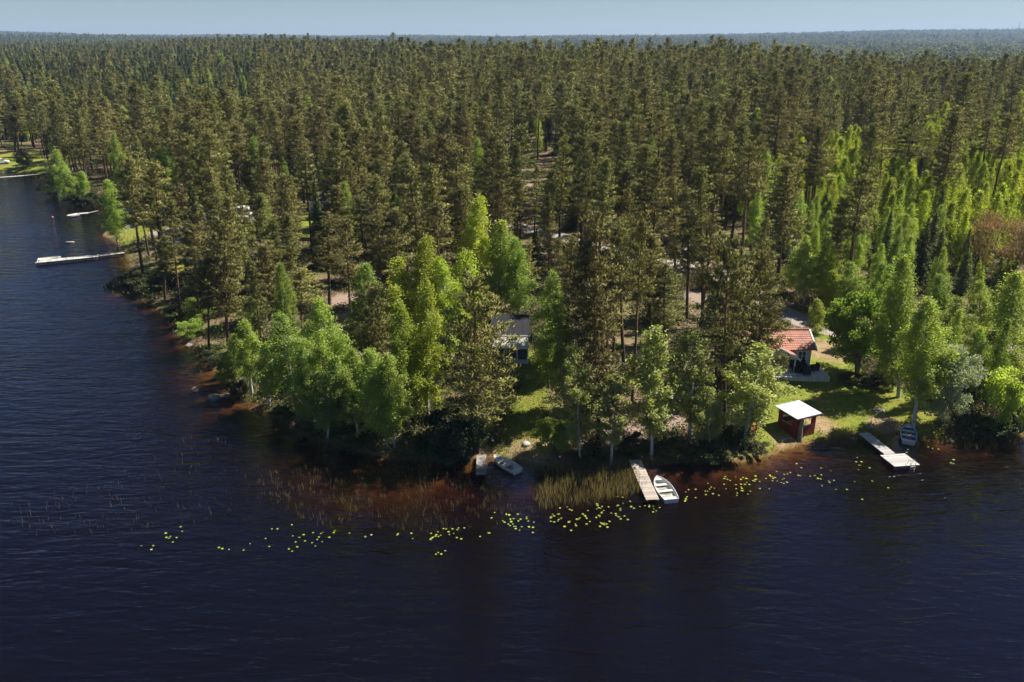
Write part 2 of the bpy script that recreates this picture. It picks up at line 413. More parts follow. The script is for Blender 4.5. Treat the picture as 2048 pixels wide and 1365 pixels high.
def make_pine(seed, H=18., cf=.55, Rc=2.4, q=30, size=1.0, sides=7, broad=False, nt=1.0, mk='pine'):
    rng = np.random.default_rng(seed)
    path = trunk_path(rng, H, .10)
    r0 = .0105 * H
    tz = np.linspace(0, 1, len(path))
    tp = [tube(path, r0 * (1 - tz) ** .75 + .025, sides)]
    z0 = H * (1 - cf)
    lf, tones = [], []
    z = z0
    cen, dirs = [], []
    while z < H - .3:
        s = (z - z0) / (H - z0)
        prof = (1 - s) ** (.5 if broad else .62) * (.62 + .38 * min(1, s / .22))
        nb = rng.integers(3, 6)
        az0 = rng.random() * 6.28
        for k in range(nb):
            if rng.random() < .12: continue
            L = Rc * (prof * rng.uniform(.62, 1.12) + .10)
            az = az0 + k * 6.28 / nb + rng.normal() * .35
            el = R(-12 + 58 * s ** 1.3) + rng.normal() * .16
            b0 = along(path, z)
            dh = np.array([math.cos(az) * math.cos(el), math.sin(az) * math.cos(el), math.sin(el)])
            pts = np.array([b0 + dh * L * t + np.array([0, 0, .16 * L * t * t]) for t in (0, .4, .75, 1.)])
            if sides > 4: tp.append(tube(pts, [.035 * (1 - s * .6), .025, .016, .008], 4))
            m = max(2, int(round(L * 2.3 * nt)))
            for t in np.linspace(.28, 1.0, m):
                sid = np.array([-math.sin(az), math.cos(az), 0]) * rng.normal() * .30 * L * t
                c = b0 + dh * L * t + np.array([0, 0, .16 * L * t * t + .06]) + sid
                cen.append(c); dirs.append(dh * .6 + np.array([0, 0, .75]))
        z += rng.uniform(.42, .68) * (1 if sides > 4 else 1.25)
    for _ in range(5):
        cen.append(along(path, H - rng.random() * .9) + rng.normal(size=3) * .18); dirs.append(np.array([0, 0, 1.]))
    cen, dirs = np.array(cen), np.array(dirs)
    nt_ = len(cen)
    tt = np.repeat(rng.random(nt_), q)
    rt = np.repeat(rng.uniform(.34, .62, nt_), q)[:, None]
    off = ball(rng, nt_ * q) * rt * np.array([1, 1, .55])
    c = np.repeat(cen, q, 0) + off
    d = np.repeat(dirs, q, 0) + rng.normal(size=(nt_ * q, 3)) * .55 + off * .9
    lf = [leaves(c, d, size * rng.uniform(.22, .42, nt_ * q), size * rng.uniform(.07, .13, nt_ * q), rng)]
    tones = tt * .75 + rng.random(nt_ * q) * .25
    # dead stubs below the crown
    if sides > 4:
        for _ in range(7):
            zz = rng.uniform(z0 * .45, z0); az = rng.random() * 6.28; L = rng.uniform(.4, 1.3)
            b0 = along(path, zz); dh = np.array([math.cos(az), math.sin(az), rng.uniform(-.3, .2)])
            tp.append(tube([b0, b0 + dh * L], [.02, .008], 4))
    return finish('pine', tp, lf, tones, M['pinebark'], M[mk], H, 2 * Rc, unit(off + np.array([0, 0, .12])))

def make_birch(seed, H=15., Rc=2.3, cf=.78, n=15000, size=.17, fol='birch', tm='birchbark', sides=6, stems=1, droop=1.0, top=.75):
    rng = np.random.default_rng(seed)
    tp, cs, ds, tn = [], [], [], []
    for st in range(stems):
        Hs = H * (1 if st == 0 else rng.uniform(.75, .95))
        path = trunk_path(rng, Hs, .09 + .05 * (stems > 1))
        if stems > 1:
            az = st * 6.28 / stems + rng.random(); sp_ = np.linspace(0, 1, len(path)) ** .8
            path[:, 0] += math.cos(az) * (.15 + Rc * .45 * sp_); path[:, 1] += math.sin(az) * (.15 + Rc * .45 * sp_)
        t = np.linspace(0, 1, len(path))
        tp.append(tube(path, .0085 * Hs * (1 - t) ** .8 + .018, sides))
        z0 = Hs * (1 - cf)
        nb = int((52 if sides > 4 else 30) * Hs / 15)
        tw = []
        for k in range(nb):
            s = (k + rng.random()) / nb
            z = z0 + (Hs - z0) * s * .97
            prof = math.sin(math.pi * min(1, (s * .86 + .14)) ** top) ** .8 * .95 + .12
            L = Rc * prof * rng.uniform(.65, 1.12) / (1 if stems == 1 else 1.35)
            az = k * 2.4 + rng.normal() * .4; el = R(rng.uniform(25, 58))
            b0 = along(path, z)
            dh = np.array([math.cos(az) * math.cos(el), math.sin(az) * math.cos(el), math.sin(el)])
            pts = np.array([b0 + dh * L * q_ + np.array([0, 0, -.42 * droop * L * q_ ** 2.2]) for q_ in (0, .35, .7, 1.)])
            if sides > 4: tp.append(tube(pts, [.03, .02, .012, .005], 4))
            m = max(3, int(L * 4.6))
            for q_ in rng.uniform(.22, 1.0, m):
                p = b0 + dh * L * q_ + np.array([0, 0, -.42 * droop * L * q_ ** 2.2])
                tw.append((p, rng.uniform(.35, 1.5) * droop + .15, dh, rng.random()))
        for _ in range(6):
            tw.append((along(path, Hs * rng.uniform(.93, 1.0)), .5, np.array([0, 0, 1.]), rng.random()))
        per = max(2, int(n / stems / len(tw)))
        for p, ln, dh, tv in tw:
            f = rng.random((per, 1))
            sway = np.array([dh[0], dh[1], 0]) * .25 * ln
            cs.append(p + sway * f + np.array([0, 0, -1.]) * ln * f + rng.normal(size=(per, 3)) * (.13 + .05 * ln))
            ds.append(rng.normal(size=(per, 3)) + np.array([0, 0, -.5]))
            tn.append(np.full(per, tv * .7) + rng.random(per) * .3)
    c, d, tn = np.concatenate(cs), np.concatenate(ds), np.concatenate(tn)
    lf = [leaves(c, d, rng.uniform(.75, 1.3, len(c)) * size, rng.uniform(.5, .8, len(c)) * size, rng)]
    return finish('birch', tp, lf, tn, M[tm], M[fol], H, 1.5 * Rc)

def make_spruce(seed, H=12., Rc=2.0, per=26, size=1.0, sides=6, fol='spruce'):
    rng = np.random.default_rng(seed)
    path = trunk_path(rng, H, .03)
    t = np.linspace(0, 1, len(path))
    tp = [tube(path, .011 * H * (1 - t) ** .9 + .012, sides)]
    cs, ds, tn = [], [], []
    z = .05 * H
    while z < H - .1:
        s = z / H
        L0 = Rc * (1 - s) ** .85 + .08
        nb = 7 if s < .75 else 5
        a0 = rng.random() * 6.28
        for k in range(nb):
            L = L0 * rng.uniform(.75, 1.15); az = a0 + k * 6.28 / nb + rng.normal() * .2
            el = R(-22 + 60 * s ** 1.5)
            b0 = along(path, z)
            dh = np.array([math.cos(az) * math.cos(el), math.sin(az) * math.cos(el), math.sin(el)])
            m = max(4, int(per * L / 1.2))
            f = rng.random((m, 1)) ** .7
            p = b0 + dh * L * f + np.array([0, 0, 1.]) * .12 * L * f ** 2
            side = np.array([-math.sin(az), math.cos(az), 0]) * rng.normal(size=(m, 1)) * .20 * L * (1.15 - f)
            cs.append(p + side + np.array([0, 0, -1]) * rng.random((m, 1)) * .22)
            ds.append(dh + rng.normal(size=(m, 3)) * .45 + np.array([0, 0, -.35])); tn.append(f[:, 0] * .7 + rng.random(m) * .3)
        z += rng.uniform(.28, .42) * max(1, H / 14)
    c, d, tn = np.concatenate(cs), np.concatenate(ds), np.concatenate(tn)
    lf = [leaves(c, d, size * rng.uniform(.22, .42, len(c)), size * rng.uniform(.08, .15, len(c)), rng)]
    return finish('spruce', tp, lf, tn, M['sprucebark'], M[fol], H, 2 * Rc)

def make_round(seed, H=9., Rc=3., base=.2, nc=60, per=260, size=.22, fol='maple', tm='greybark', stems=1, shell=.55, rough=.25):
    """a broad crown of leaf clumps carried by limbs"""
    rng = np.random.default_rng(seed)
    tp, cs, ds, tn = [], [], [], []
    zb = H * base; cz = (H + zb) / 2; hz = (H - zb) / 2
    fork = np.array([0, 0, zb * .9 + .1])
    for st in range(stems):
        az = st * 6.28 / max(stems, 1) + rng.random()
        e = fork + np.array([math.cos(az), math.sin(az), 0]) * (0 if stems == 1 else Rc * .25) + np.array([0, 0, hz * .8])
        tp.append(tube([np.array([math.cos(az), math.sin(az), 0]) * (.12 if stems > 1 else 0), fork * np.array([0, 0, .6]) + np.array([math.cos(az), math.sin(az), 0]) * (.2 if stems > 1 else 0), e], [.016 * H + .02, .012 * H + .015, .006 * H], 7))
    for k in range(nc):
        v = unit(rng.normal(size=3)); v[2] = abs(v[2]) if rng.random() < .35 else v[2]
        rr = shell + (1 - shell) * rng.random()
        p = np.array([v[0] * Rc * rr, v[1] * Rc * rr, cz + v[2] * hz * rr]) * np.array([1, 1, 1.]) + rng.normal(size=3) * rough * .5
        if k % 2 == 0:
            mid = fork * .5 + p * .5 + np.array([0, 0, -.15 * hz])
            tp.append(tube([fork + np.array([0, 0, rng.random() * hz * .5]), mid, p], [.005 * H + .012, .003 * H + .008, .006], 4))
        cr = rng.uniform(.16, .30) * (Rc + hz) / 2 + .12
        o = ball(rng, per) * cr * np.array([1, 1, .75])
        cs.append(p + o); ds.append(rng.normal(size=(per, 3)) + np.array([0, 0, -.25]) + unit(o) * .4)
        tn.append(np.full(per, rng.random() * .6) + rng.random(per) * .4)
    c, d, tn = np.concatenate(cs), np.concatenate(ds), np.concatenate(tn)
    lf = [leaves(c, d, size * rng.uniform(.75, 1.3, len(c)), size * rng.uniform(.5, .8, len(c)), rng)]
    return finish('round', tp, lf, tn, M[tm], M[fol], H, 2 * Rc)

def make_bare(seed, H=10., Rc=4.):
    """a broad tree before its leaves: limbs and twigs with rusty buds"""
    rng = np.random.default_rng(seed)
    tp, tips = [], []
    def grow(p, d, L, r, lv):
        pts = [p]; dd = d.copy()
        for _ in range(3):
            dd = unit(dd + rng.normal(size=3) * .12 + np.array([0, 0, .05])); pts.append(pts[-1] + dd * L / 3)
        tp.append(tube(pts, np.linspace(r, r * .55, 4), 5 if lv < 2 else 3))
        if lv >= 4:
            tips.append((pts[-1], dd)); return
        for _ in range(4 if lv < 3 else 5):
            q = pts[rng.integers(2, 4)]
            grow(q, unit(dd + rng.normal(size=3) * .55), L * rng.uniform(.58, .78), r * .5, lv + 1)
    for k in range(3):
        a = k * 2.1; grow(np.array([0, 0, .3]), unit(np.array([math.cos(a) * .45, math.sin(a) * .45, 1.])), H * .36, .016 * H, 1)
    tips_p = np.array([t[0] for t in tips]); tips_d = np.array([t[1] for t in tips])
    per = 60
    n = len(tips) * per
    c = np.repeat(tips_p, per, 0) + rng.normal(size=(n, 3)) * .33
    d = np.repeat(tips_d, per, 0) + rng.normal(size=(n, 3)) * .7
    tn = rng.random(n)
    lf = [leaves(c, d, rng.uniform(.18, .42, n), rng.uniform(.03, .08, n), rng)]
    return finish('bare', tp, lf, tn, M['greybark'], M['rust'], H, 2 * Rc)

# ------------------------------------------------------------------ scene-object helpers
def tag(o, label=None, cat=None, group=None, kind=None):
    if label: o['label'] = label
    if cat: o['category'] = cat
    if group: o['group'] = group
    if kind: o['kind'] = kind
    return o

def link(name, me, parent=None):
    o = bpy.data.objects.new(name, me); C.objects.link(o)
    if parent is not None: o.parent = parent
    return o

def thing(name, label, cat, loc=(0, 0, 0), rz=0.0, group=None):
    o = bpy.data.objects.new(name, None); C.objects.link(o)
    o.location = loc; o.rotation_euler = (0, 0, rz); o.empty_display_size = .3
    return tag(o, label, cat, group)

class MB:
    """collects boxes, slabs and tubes into one mesh"""
    def __init__(s): s.V, s.F = [], []
    def add(s, V, F):
        o = len(s.V); s.V += [tuple(map(float, v)) for v in V]; s.F += [tuple(int(i) + o for i in f) for f in F]; return s
    def box(s, x0, x1, y0, y1, z0, z1):
        return s.hexa([(x0, y0, z0), (x1, y0, z0), (x1, y1, z0), (x0, y1, z0)], [(x0, y0, z1), (x1, y0, z1), (x1, y1, z1), (x0, y1, z1)])
    def hexa(s, b, t):
        return s.add(list(b) + list(t), [(3, 2, 1, 0), (4, 5, 6, 7), (0, 1, 5, 4), (1, 2, 6, 5), (2, 3, 7, 6), (3, 0, 4, 7)])
    def slab(s, q, th):
        """a quad given by four corners, thickened downward along its normal"""
        q = [np.array(p, float) for p in q]
        n = unit(np.cross(q[1] - q[0], q[3] - q[0]));  n = n if n[2] > 0 else -n
        return s.hexa([p - n * th for p in q], q)
    def bar(s, a, b, r=.05, n=6):
        V, F = tube([a, b], r, n); k = n
        F = [tuple(f) for f in F] + [tuple(range(k))[::-1], tuple(range(k, 2 * k))]
        return s.add(V, F)
    def tubes(s, pts, r, n=6):
        V, F = tube(pts, r, n); return s.add(V, [tuple(f) for f in F] + [tuple(range(n))[::-1], tuple(range(len(V) - n, len(V)))])
    def build(s, name, m, parent=None, smooth=False, bevel=0.0):
        me = bpy.data.meshes.new(name); me.from_pydata(s.V, [], s.F); me.materials.append(m)
        import bmesh
        bm = bmesh.new(); bm.from_mesh(me); bmesh.ops.recalc_face_normals(bm, faces=bm.faces)
        if bevel: bmesh.ops.bevel(bm, geom=list(bm.edges), offset=bevel, segments=1, affect='EDGES')
        bm.to_mesh(me); bm.free()
        if smooth: me.shade_smooth()
        return link(name, me, parent)

def copy_tree(o, parent=None):
    c = o.copy(); C.objects.link(c)
    if parent is not None: c.parent = parent
    for ch in list(o.children): copy_tree(ch, c)
    return c

# ------------------------------------------------------------------ ground sheet with land-use attributes
print('terrain')
LAWN = [atxy(p) for p in [
    [(1500, 905), (1545, 800), (1575, 720), (1640, 660), (1700, 690), (1722, 745), (1790, 770), (1850, 800), (1900, 850), (1880, 872), (1760, 868), (1700, 870), (1620, 882), (1560, 900)],
    [(1008, 905), (1010, 860), (1040, 760), (1045, 700), (1080, 700), (1085, 780), (1095, 850), (1060, 915), (1000, 916)],
    [(490, 436), (660, 424), (665, 470), (560, 480), (490, 470)],
    [(340, 520), (400, 515), (400, 545), (345, 550)],
    [(235, 470), (285, 440), (290, 400), (320, 400), (300, 470), (250, 490)],
    [(-300, 290), (0, 305), (85, 306), (90, 348), (0, 345), (-300, 336)]]]
ROAD_PX = [(300, 470), (420, 447), (560, 427), (655, 424), (780, 429), (890, 432), (1015, 446), (1180, 490), (1330, 528), (1400, 540), (1470, 562), (1540, 610), (1625, 656), (1740, 674), (1950, 692), (2150, 705)]
ROAD = [p for p in chaikin([np.array(at(*p)[:2]) for p in ROAD_PX], 2)]
BRANCH = [p for p in chaikin([np.array(at(*p)[:2]) for p in [(1440, 552), (1405, 528), (1385, 512), (1372, 492), (1345, 462)]], 2)]
ROCKS_PX = [(1045, 342, 4), (1052, 370, 3), (1075, 400, 3), (700, 640, 4), (690, 600, 3.5), (730, 720, 4), (1330, 790, 2.2), (1350, 840, 2), (1390, 590, 2.6), (1400, 600, 2.2), (560, 640, 4), (1250, 870, 3), (500, 345, 4), (900, 425, 4)]
BARE = [(at(a, b)[:2], r) for a, b, r in ROCKS_PX]
SOIL = [(at(1770, 850)[:2], 2.2), (at(1050, 912)[:2], 3.0), (at(1075, 905)[:2], 2.0), (at(225, 464)[:2], 5), (at(1640, 848)[:2], 2.0), (at(1585, 896)[:2], 2.5), (at(1655, 700)[:2], 4)]

def ground():
    r = np.concatenate([np.geomspace(15, 42, 20)[:-1], np.geomspace(42, 170, 330)[:-1], np.geomspace(170, 9800, 250)])
    u = np.concatenate([np.linspace(-1.7, -.75, 60)[:-1], np.linspace(-.75, .75, 440), np.linspace(.75, 1.7, 60)[1:]])
    RR, UU = np.meshgrid(r, u, indexing='ij')
    x, y = (UU * RR).ravel(), RR.ravel()
    z = np.concatenate([height(a, b) for a, b in zip(np.array_split(x, 12), np.array_split(y, 12))])
    nr, nu = len(r), len(u)
    i = np.arange((nr - 1) * (nu - 1)); a = (i // (nu - 1)) * nu + i % (nu - 1)
    F = np.stack([a, a + 1, a + nu + 1, a + nu], 1)
    me = mesh_np('ground', np.stack([x, y, z], 1), F, GROUND, smooth=True)
    P = np.stack([x, y], 1)
    near = y < 500
    law = np.zeros(len(x)); bare = np.zeros(len(x)); soil = np.zeros(len(x))
    Pn = P[near]
    m = np.zeros(len(Pn))
    for poly in LAWN: m = np.maximum(m, sstep((poly_sd(Pn, poly) + 2.2) / 3.0))
    law[near] = m
    b = np.zeros(len(Pn)); s = np.zeros(len(Pn))
    for c, rad in BARE: b = np.maximum(b, 1 - np.hypot(Pn[:, 0] - c[0], (Pn[:, 1] - c[1]) * .7) / rad)
    for c, rad in SOIL: s = np.maximum(s, 1 - np.hypot(Pn[:, 0] - c[0], (Pn[:, 1] - c[1]) * .8) / rad)
    bare[near] = np.clip(b, 0, 1); soil[near] = np.clip(s, 0, 1)
    for n_, v in (('lawn', law), ('bare', bare), ('soil', soil)):
        at_ = me.attributes.new(n_, 'FLOAT', 'POINT'); at_.data.foreach_set('value', v.astype(np.float32))
    o = link('ground', me); o['kind'] = 'structure'

def ground_mat():
    m, N, L = mat('forest_ground')
    o = N.new('ShaderNodeOutputMaterial'); b = N.new('ShaderNodeBsdfPrincipled'); b.inputs['Roughness'].default_value = .95; b.inputs['Specular IOR Level'].default_value = .1
    ge = N.new('ShaderNodeNewGeometry'); sx = N.new('ShaderNodeSeparateXYZ'); L.new(ge.outputs['Position'], sx.inputs[0])
    def noise(s, d=6.0, r=.65):
        n = N.new('ShaderNodeTexNoise'); inp(n, Scale=s, Detail=d, Roughness=r); L.new(ge.outputs['Position'], n.inputs['Vector']); return n.outputs['Fac']
    def rng_(v, a, c, lo=0.0, hi=1.0):
        n = N.new('ShaderNodeMapRange'); inp(n, From_Min=a, From_Max=c, To_Min=lo, To_Max=hi); L.new(v, n.inputs['Value']); return n.outputs[0]
    def mix(f, a, c):
        n = N.new('ShaderNodeMix'); n.data_type = 'RGBA'
        L.new(f, n.inputs['Factor'])
        for k, v in (('A', a), ('B', c)):
            if isinstance(v, tuple): n.inputs[k].default_value = c4(v)
            else: L.new(v, n.inputs[k])
        return n.outputs['Result']
    def mul(a, c):
        n = N.new('ShaderNodeMath'); n.operation = 'MULTIPLY'; L.new(a, n.inputs[0])
        if isinstance(c, float): n.inputs[1].default_value = c
        else: L.new(c, n.inputs[1])
        return n.outputs[0]
    def attr(n_):
        a = N.new('ShaderNodeAttribute'); a.attribute_name = n_; return a.outputs['Fac']
    n1, n2, n3, n4 = noise(.22), noise(1.3), noise(6.0), noise(.05)
    litter = mix(rng_(n2, .35, .65), (.12, .08, .052), (.26, .175, .12))
    moss = mix(rng_(n3, .3, .7), (.06, .075, .02), (.165, .175, .045))
    fl = mix(rng_(n1, .44, .58), litter, moss)
    grass = mix(rng_(n2, .35, .66), (.115, .15, .020), (.22, .24, .040))
    grass = mix(mul(rng_(n1, .46, .66), .75), grass, (.27, .22, .055))
    grass = mix(mul(rng_(n3, .35, .7), .3), grass, (.07, .09, .012))
    def edge(v, lo=.25, hi=.75):
        ad = N.new('ShaderNodeMath'); ad.operation = 'MULTIPLY_ADD'; ad.inputs[1].default_value = .6
        L.new(n2, ad.inputs[0]); L.new(v, ad.inputs[2])
        return rng_(ad.outputs[0], lo + .3, hi + .3)
    col = mix(edge(attr('lawn')), fl, grass)
    rock = mix(rng_(n3, .3, .7), (.19, .135, .10), (.33, .25, .20))
    col = mix(mul(edge(attr('bare'), .1, .5), 1.0), col, rock)
    col = mix(mul(edge(attr('soil'), .1, .5), 1.0), col, mix(rng_(n2, .3, .7), (.22, .15, .08), (.36, .26, .15)))
    # far country: clearings and meadows between woods
    far = rng_(sx.outputs['Y'], 450., 900.)
    fcol = mix(rng_(noise(.0032, 4), .48, .56), (.05, .06, .02), (.14, .16, .05))
    col = mix(far, col, fcol)
    # shore: sand and stones under and just above the water line
    bed = mix(rng_(n2, .3, .7), (.095, .052, .018), (.21, .12, .042))
    bed = mix(mul(rng_(noise(.5), .5, .62), .8), bed, (.05, .032, .018))
    wet = rng_(sx.outputs['Z'], .02, .20, 1.0, 0.0)
    ny = rng_(sx.outputs['Y'], 400., 420., 1.0, 0.0)
    col = mix(mul(wet, ny), col, bed)
    L.new(col, b.inputs['Base Color'])
    bp = N.new('ShaderNodeBump'); bp.inputs['Strength'].default_value = .6; bp.inputs['Distance'].default_value = .12
    L.new(n3, bp.inputs['Height']); L.new(bp.outputs[0], b.inputs['Normal'])
    L.new(b.outputs[0], o.inputs['Surface'])
    return m
GROUND = ground_mat()
ground()

def ribbon(name, pts, width, m, lift=.045):
    pts = np.array(pts); t = unit(np.gradient(pts, axis=0)); nrm = np.stack([-t[:, 1], t[:, 0]], 1)
    # resample finely so that it follows the ground
    s = np.concatenate([[0], np.cumsum(np.hypot(*np.diff(pts, axis=0).T))]); k = np.arange(0, s[-1], .8)
    pts = np.stack([np.interp(k, s, pts[:, i]) for i in (0, 1)], 1); nrm = np.stack([np.interp(k, s, nrm[:, i]) for i in (0, 1)], 1)
    V, nn = [], 7
    wob = np.sin(k * .35) * .18 + np.sin(k * .9 + 1) * .1
    for j in np.linspace(-1, 1, nn):
        q = pts + nrm * j * (width / 2 + wob[:, None])
        V.append(np.stack([q[:, 0], q[:, 1], height(q[:, 0], q[:, 1]) + lift + .03 * (1 - j * j) - (.1 if abs(j) == 1 else 0)], 1))
    V = np.stack(V, 1).reshape(-1, 3)
    F = [(i * nn + j, i * nn + j + 1, (i + 1) * nn + j + 1, (i + 1) * nn + j) for i in range(len(k) - 1) for j in range(nn - 1)]
    o = link(name, mesh_np(name, V, np.array(F), m, smooth=True)); o['kind'] = 'structure'; return o
GRAVEL = simple('road_gravel', (.29, .245, .215), .95, .2, 1.5, .1, .5)
ribbon('road', ROAD, 4.6, GRAVEL)
ribbon('road', BRANCH, 5.0, GRAVEL, .052)

# ------------------------------------------------------------------ water
def water_mat():
    m, N, L = mat('lake_water')
    o = N.new('ShaderNodeOutputMaterial')
    ge = N.new('ShaderNodeNewGeometry')
    def wave(rot, sc, scale, det, ro=.5):
        mp = N.new('ShaderNodeMapping'); mp.inputs['Rotation'].default_value = (0, 0, R(rot)); mp.inputs['Scale'].default_value = (sc, 1, 1)
        L.new(ge.outputs['Position'], mp.inputs['Vector'])
        n = N.new('ShaderNodeTexNoise'); inp(n, Scale=scale, Detail=det, Roughness=ro); n.inputs['Distortion'].default_value = .6
        L.new(mp.outputs[0], n.inputs['Vector']); return n.outputs['Fac']
    w1, w2, w3 = wave(38, .26, .72, 3.0), wave(22, .35, 2.2, 2.0), wave(60, .5, .22, 2.0)
    a = N.new('ShaderNodeMath'); a.operation = 'MULTIPLY_ADD'; a.inputs[1].default_value = .38; L.new(w2, a.inputs[0]); L.new(w1, a.inputs[2])
    # wind patches: calmer water behind the point
    pn = N.new('ShaderNodeTexNoise'); inp(pn, Scale=.035, Detail=2.0); L.new(ge.outputs['Position'], pn.inputs['Vector'])
    pr = N.new('ShaderNodeMapRange'); inp(pr, From_Min=.35, From_Max=.65, To_Min=.55, To_Max=1.1); L.new(pn.outputs['Fac'], pr.inputs['Value'])
    bp = N.new('ShaderNodeBump'); bp.inputs['Distance'].default_value = .27
    L.new(pr.outputs[0], bp.inputs['Strength'])
    L.new(a.outputs[0], bp.inputs['Height'])
    fr = N.new('ShaderNodeFresnel'); fr.inputs['IOR'].default_value = 1.5; L.new(bp.outputs[0], fr.inputs['Normal'])
    gl = N.new('ShaderNodeBsdfGlossy'); gl.inputs['Roughness'].default_value = .07; gl.inputs['Color'].default_value = (.95, .92, 1.06, 1); L.new(bp.outputs[0], gl.inputs['Normal'])
    tr0 = N.new('ShaderNodeBsdfTransparent'); body = N.new('ShaderNodeBsdfDiffuse'); body.inputs['Color'].default_value = (.0022, .0012, .0018, 1)
    tr = N.new('ShaderNodeAddShader'); L.new(tr0.outputs[0], tr.inputs[0]); L.new(body.outputs[0], tr.inputs[1])
    mx = N.new('ShaderNodeMixShader'); L.new(fr.outputs[0], mx.inputs[0]); L.new(tr.outputs[0], mx.inputs[1]); L.new(gl.outputs[0], mx.inputs[2])
    L.new(mx.outputs[0], o.inputs['Surface'])
    ab = N.new('ShaderNodeVolumeAbsorption'); ab.inputs['Color'].default_value = (.60, .47, .28, 1); ab.inputs['Density'].default_value = 3.0
    L.new(ab.outputs[0], o.inputs['Volume'])
    return m
lk = MB().box(-1000, 460, -60, 440, -7, 0).build('lake', water_mat()); lk['kind'] = 'structure'

# ------------------------------------------------------------------ tree library
print('trees')
def collection_of(name, variants):
    col = bpy.data.collections.new(name)
    for i, v in enumerate(variants):
        V, F, mi, tn, ms, sp = v['joined']
        me = mesh_np('%s_%02d' % (name, i), V, F, list(ms), mi, tone=tn, spread=sp)
        col.objects.link(bpy.data.objects.new('%s_%02d' % (name, i), me))
    return col

LIB = {
 'pine': [make_pine(11, 18, .52, 2.3), make_pine(12, 19, .60, 2.5), make_pine(13, 18, .46, 2.5), make_pine(14, 17, .66, 2.2), make_pine(15, 20, .55, 2.1), make_pine(16, 18, .42, 2.4)],
 'bigpine': [make_pine(21, 16, .80, 3.4, 34, broad=True), make_pine(22, 17, .72, 3.1, 34, broad=True), make_pine(23, 14, .5, 3.0, 34, broad=True)],
 'birch': [make_birch(31, 15, 2.2), make_birch(32, 16, 2.0, .82), make_birch(33, 14, 2.5, .75), make_birch(34, 15, 2.1, .7)],
 'young': [make_birch(41, 9, 1.35, .9, 6500, .17, 'young', droop=.8), make_birch(42, 10, 1.5, .88, 7000, .17, 'young', droop=.7), make_birch(43, 8, 1.4, .92, 6500, .17, 'young', droop=.8)],
 'brightbirch': [make_birch(36, 15, 2.2, .86, 16500, .17, 'young'), make_birch(37, 16, 2.0, .88, 16500, .17, 'young')],
 'aspen': [make_birch(51, 11, 2.1, .80, 9000, .19, 'aspen', droop=.5, top=1.0), make_birch(52, 12, 2.3, .76, 9500, .19, 'aspen', droop=.3, top=1.1)],
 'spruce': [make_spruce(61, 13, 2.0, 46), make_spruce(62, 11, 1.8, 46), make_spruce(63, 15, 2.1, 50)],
 'maple': [make_round(71, 9.2, 2.9, .16, 80, 330, .24, 'maple', stems=4)],
 'willow': [make_round(72, 8.5, 2.6, .18, 70, 300, .2, 'willow', stems=3, rough=.6)],
 'bush': [make_round(73, 3, 1.7, .02, 30, 200, .16, 'shrub', stems=3), make_round(74, 2.4, 1.5, .02, 26, 200, .16, 'shrub', stems=3)],
 'greenbush': [make_round(77, 4.2, 1.9, .03, 36, 240, .17, 'birch', stems=4, rough=.5)],
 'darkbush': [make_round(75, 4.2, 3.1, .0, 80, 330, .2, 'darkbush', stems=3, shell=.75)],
 'bare': [make_bare(76)],
}
PMID = [make_pine(80 + i, 18, c, r, 17, 1.3, 4, nt=.8) for i, (c, r) in enumerate([(.52, 2.3), (.6, 2.45), (.47, 2.4), (.66, 2.2), (.5, 2.7), (.7, 1.9)])]
PFAR = [make_pine(90 + i, 18, c, r, 9, 2.2, 4, nt=.4) for i, (c, r) in enumerate([(.55, 2.2), (.62, 2.3), (.5, 2.5), (.7, 1.9)])]
BMID = [make_birch(100 + i, 14, 2.3, .82, 3200, .42, f, sides=4) for i, f in enumerate(['birch', 'birch', 'young'])]
YMID = [make_birch(105 + i, 9, 1.35, .9, 2600, .34, 'young', sides=4, droop=.7) for i in range(3)]
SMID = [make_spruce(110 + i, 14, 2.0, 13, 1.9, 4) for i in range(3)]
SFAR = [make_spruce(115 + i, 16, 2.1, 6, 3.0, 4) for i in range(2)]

KINDS = {  # kind: (object name, category)
 'pine': ('pine_tree', 'pine tree'), 'bigpine': ('pine_tree', 'pine tree'), 'birch': ('birch_tree', 'birch tree'), 'young': ('young_birch', 'birch tree'),
 'brightbirch': ('birch_tree', 'birch tree'), 'aspen': ('aspen_tree', 'tree'), 'spruce': ('spruce_tree', 'spruce tree'), 'maple': ('broadleaf_tree', 'tree'),
 'willow': ('willow_tree', 'willow tree'), 'bush': ('bush', 'bush'), 'greenbush': ('bush', 'bush'), 'darkbush': ('bush', 'bush'), 'bare': ('bare_tree', 'tree')}
PARTS = {'bush': ('stem', 'foliage'), 'greenbush': ('stem', 'foliage'), 'darkbush': ('stem', 'foliage')}
PLANTED = []

def plant(kind, x, y, z, Ht, label, group=None, wpx=None, tilt=(0, 0), var=None, wscale=None):
    v = LIB[kind][random.randrange(len(LIB[kind])) if var is None else var]
    nm, cat = KINDS[kind]
    o = thing(nm, label, cat, (x, y, z - .08), random.random() * 6.28, group)
    s = Ht / v['H']
    w = s if wscale is None else wscale * s
    if wpx is not None: w = min(max(wpx / v['W'], .55 * s), 1.9 * s)
    o.scale = (w, w, s)
    # lean: tilt about world axes, after the spin about the stem
    o.rotation_mode = 'QUATERNION'
    q = Matrix.Rotation(tilt[0], 3, 'Y') @ Matrix.Rotation(tilt[1], 3, 'X') @ Matrix.Rotation(random.random() * 6.28, 3, 'Z')
    o.rotation_quaternion = q.to_quaternion()
    a, b = PARTS.get(kind, ('trunk', 'crown'))
    link(a, v['trunk'], o); link(b, v['crown'], o)
    PLANTED.append((x, y))
    return o

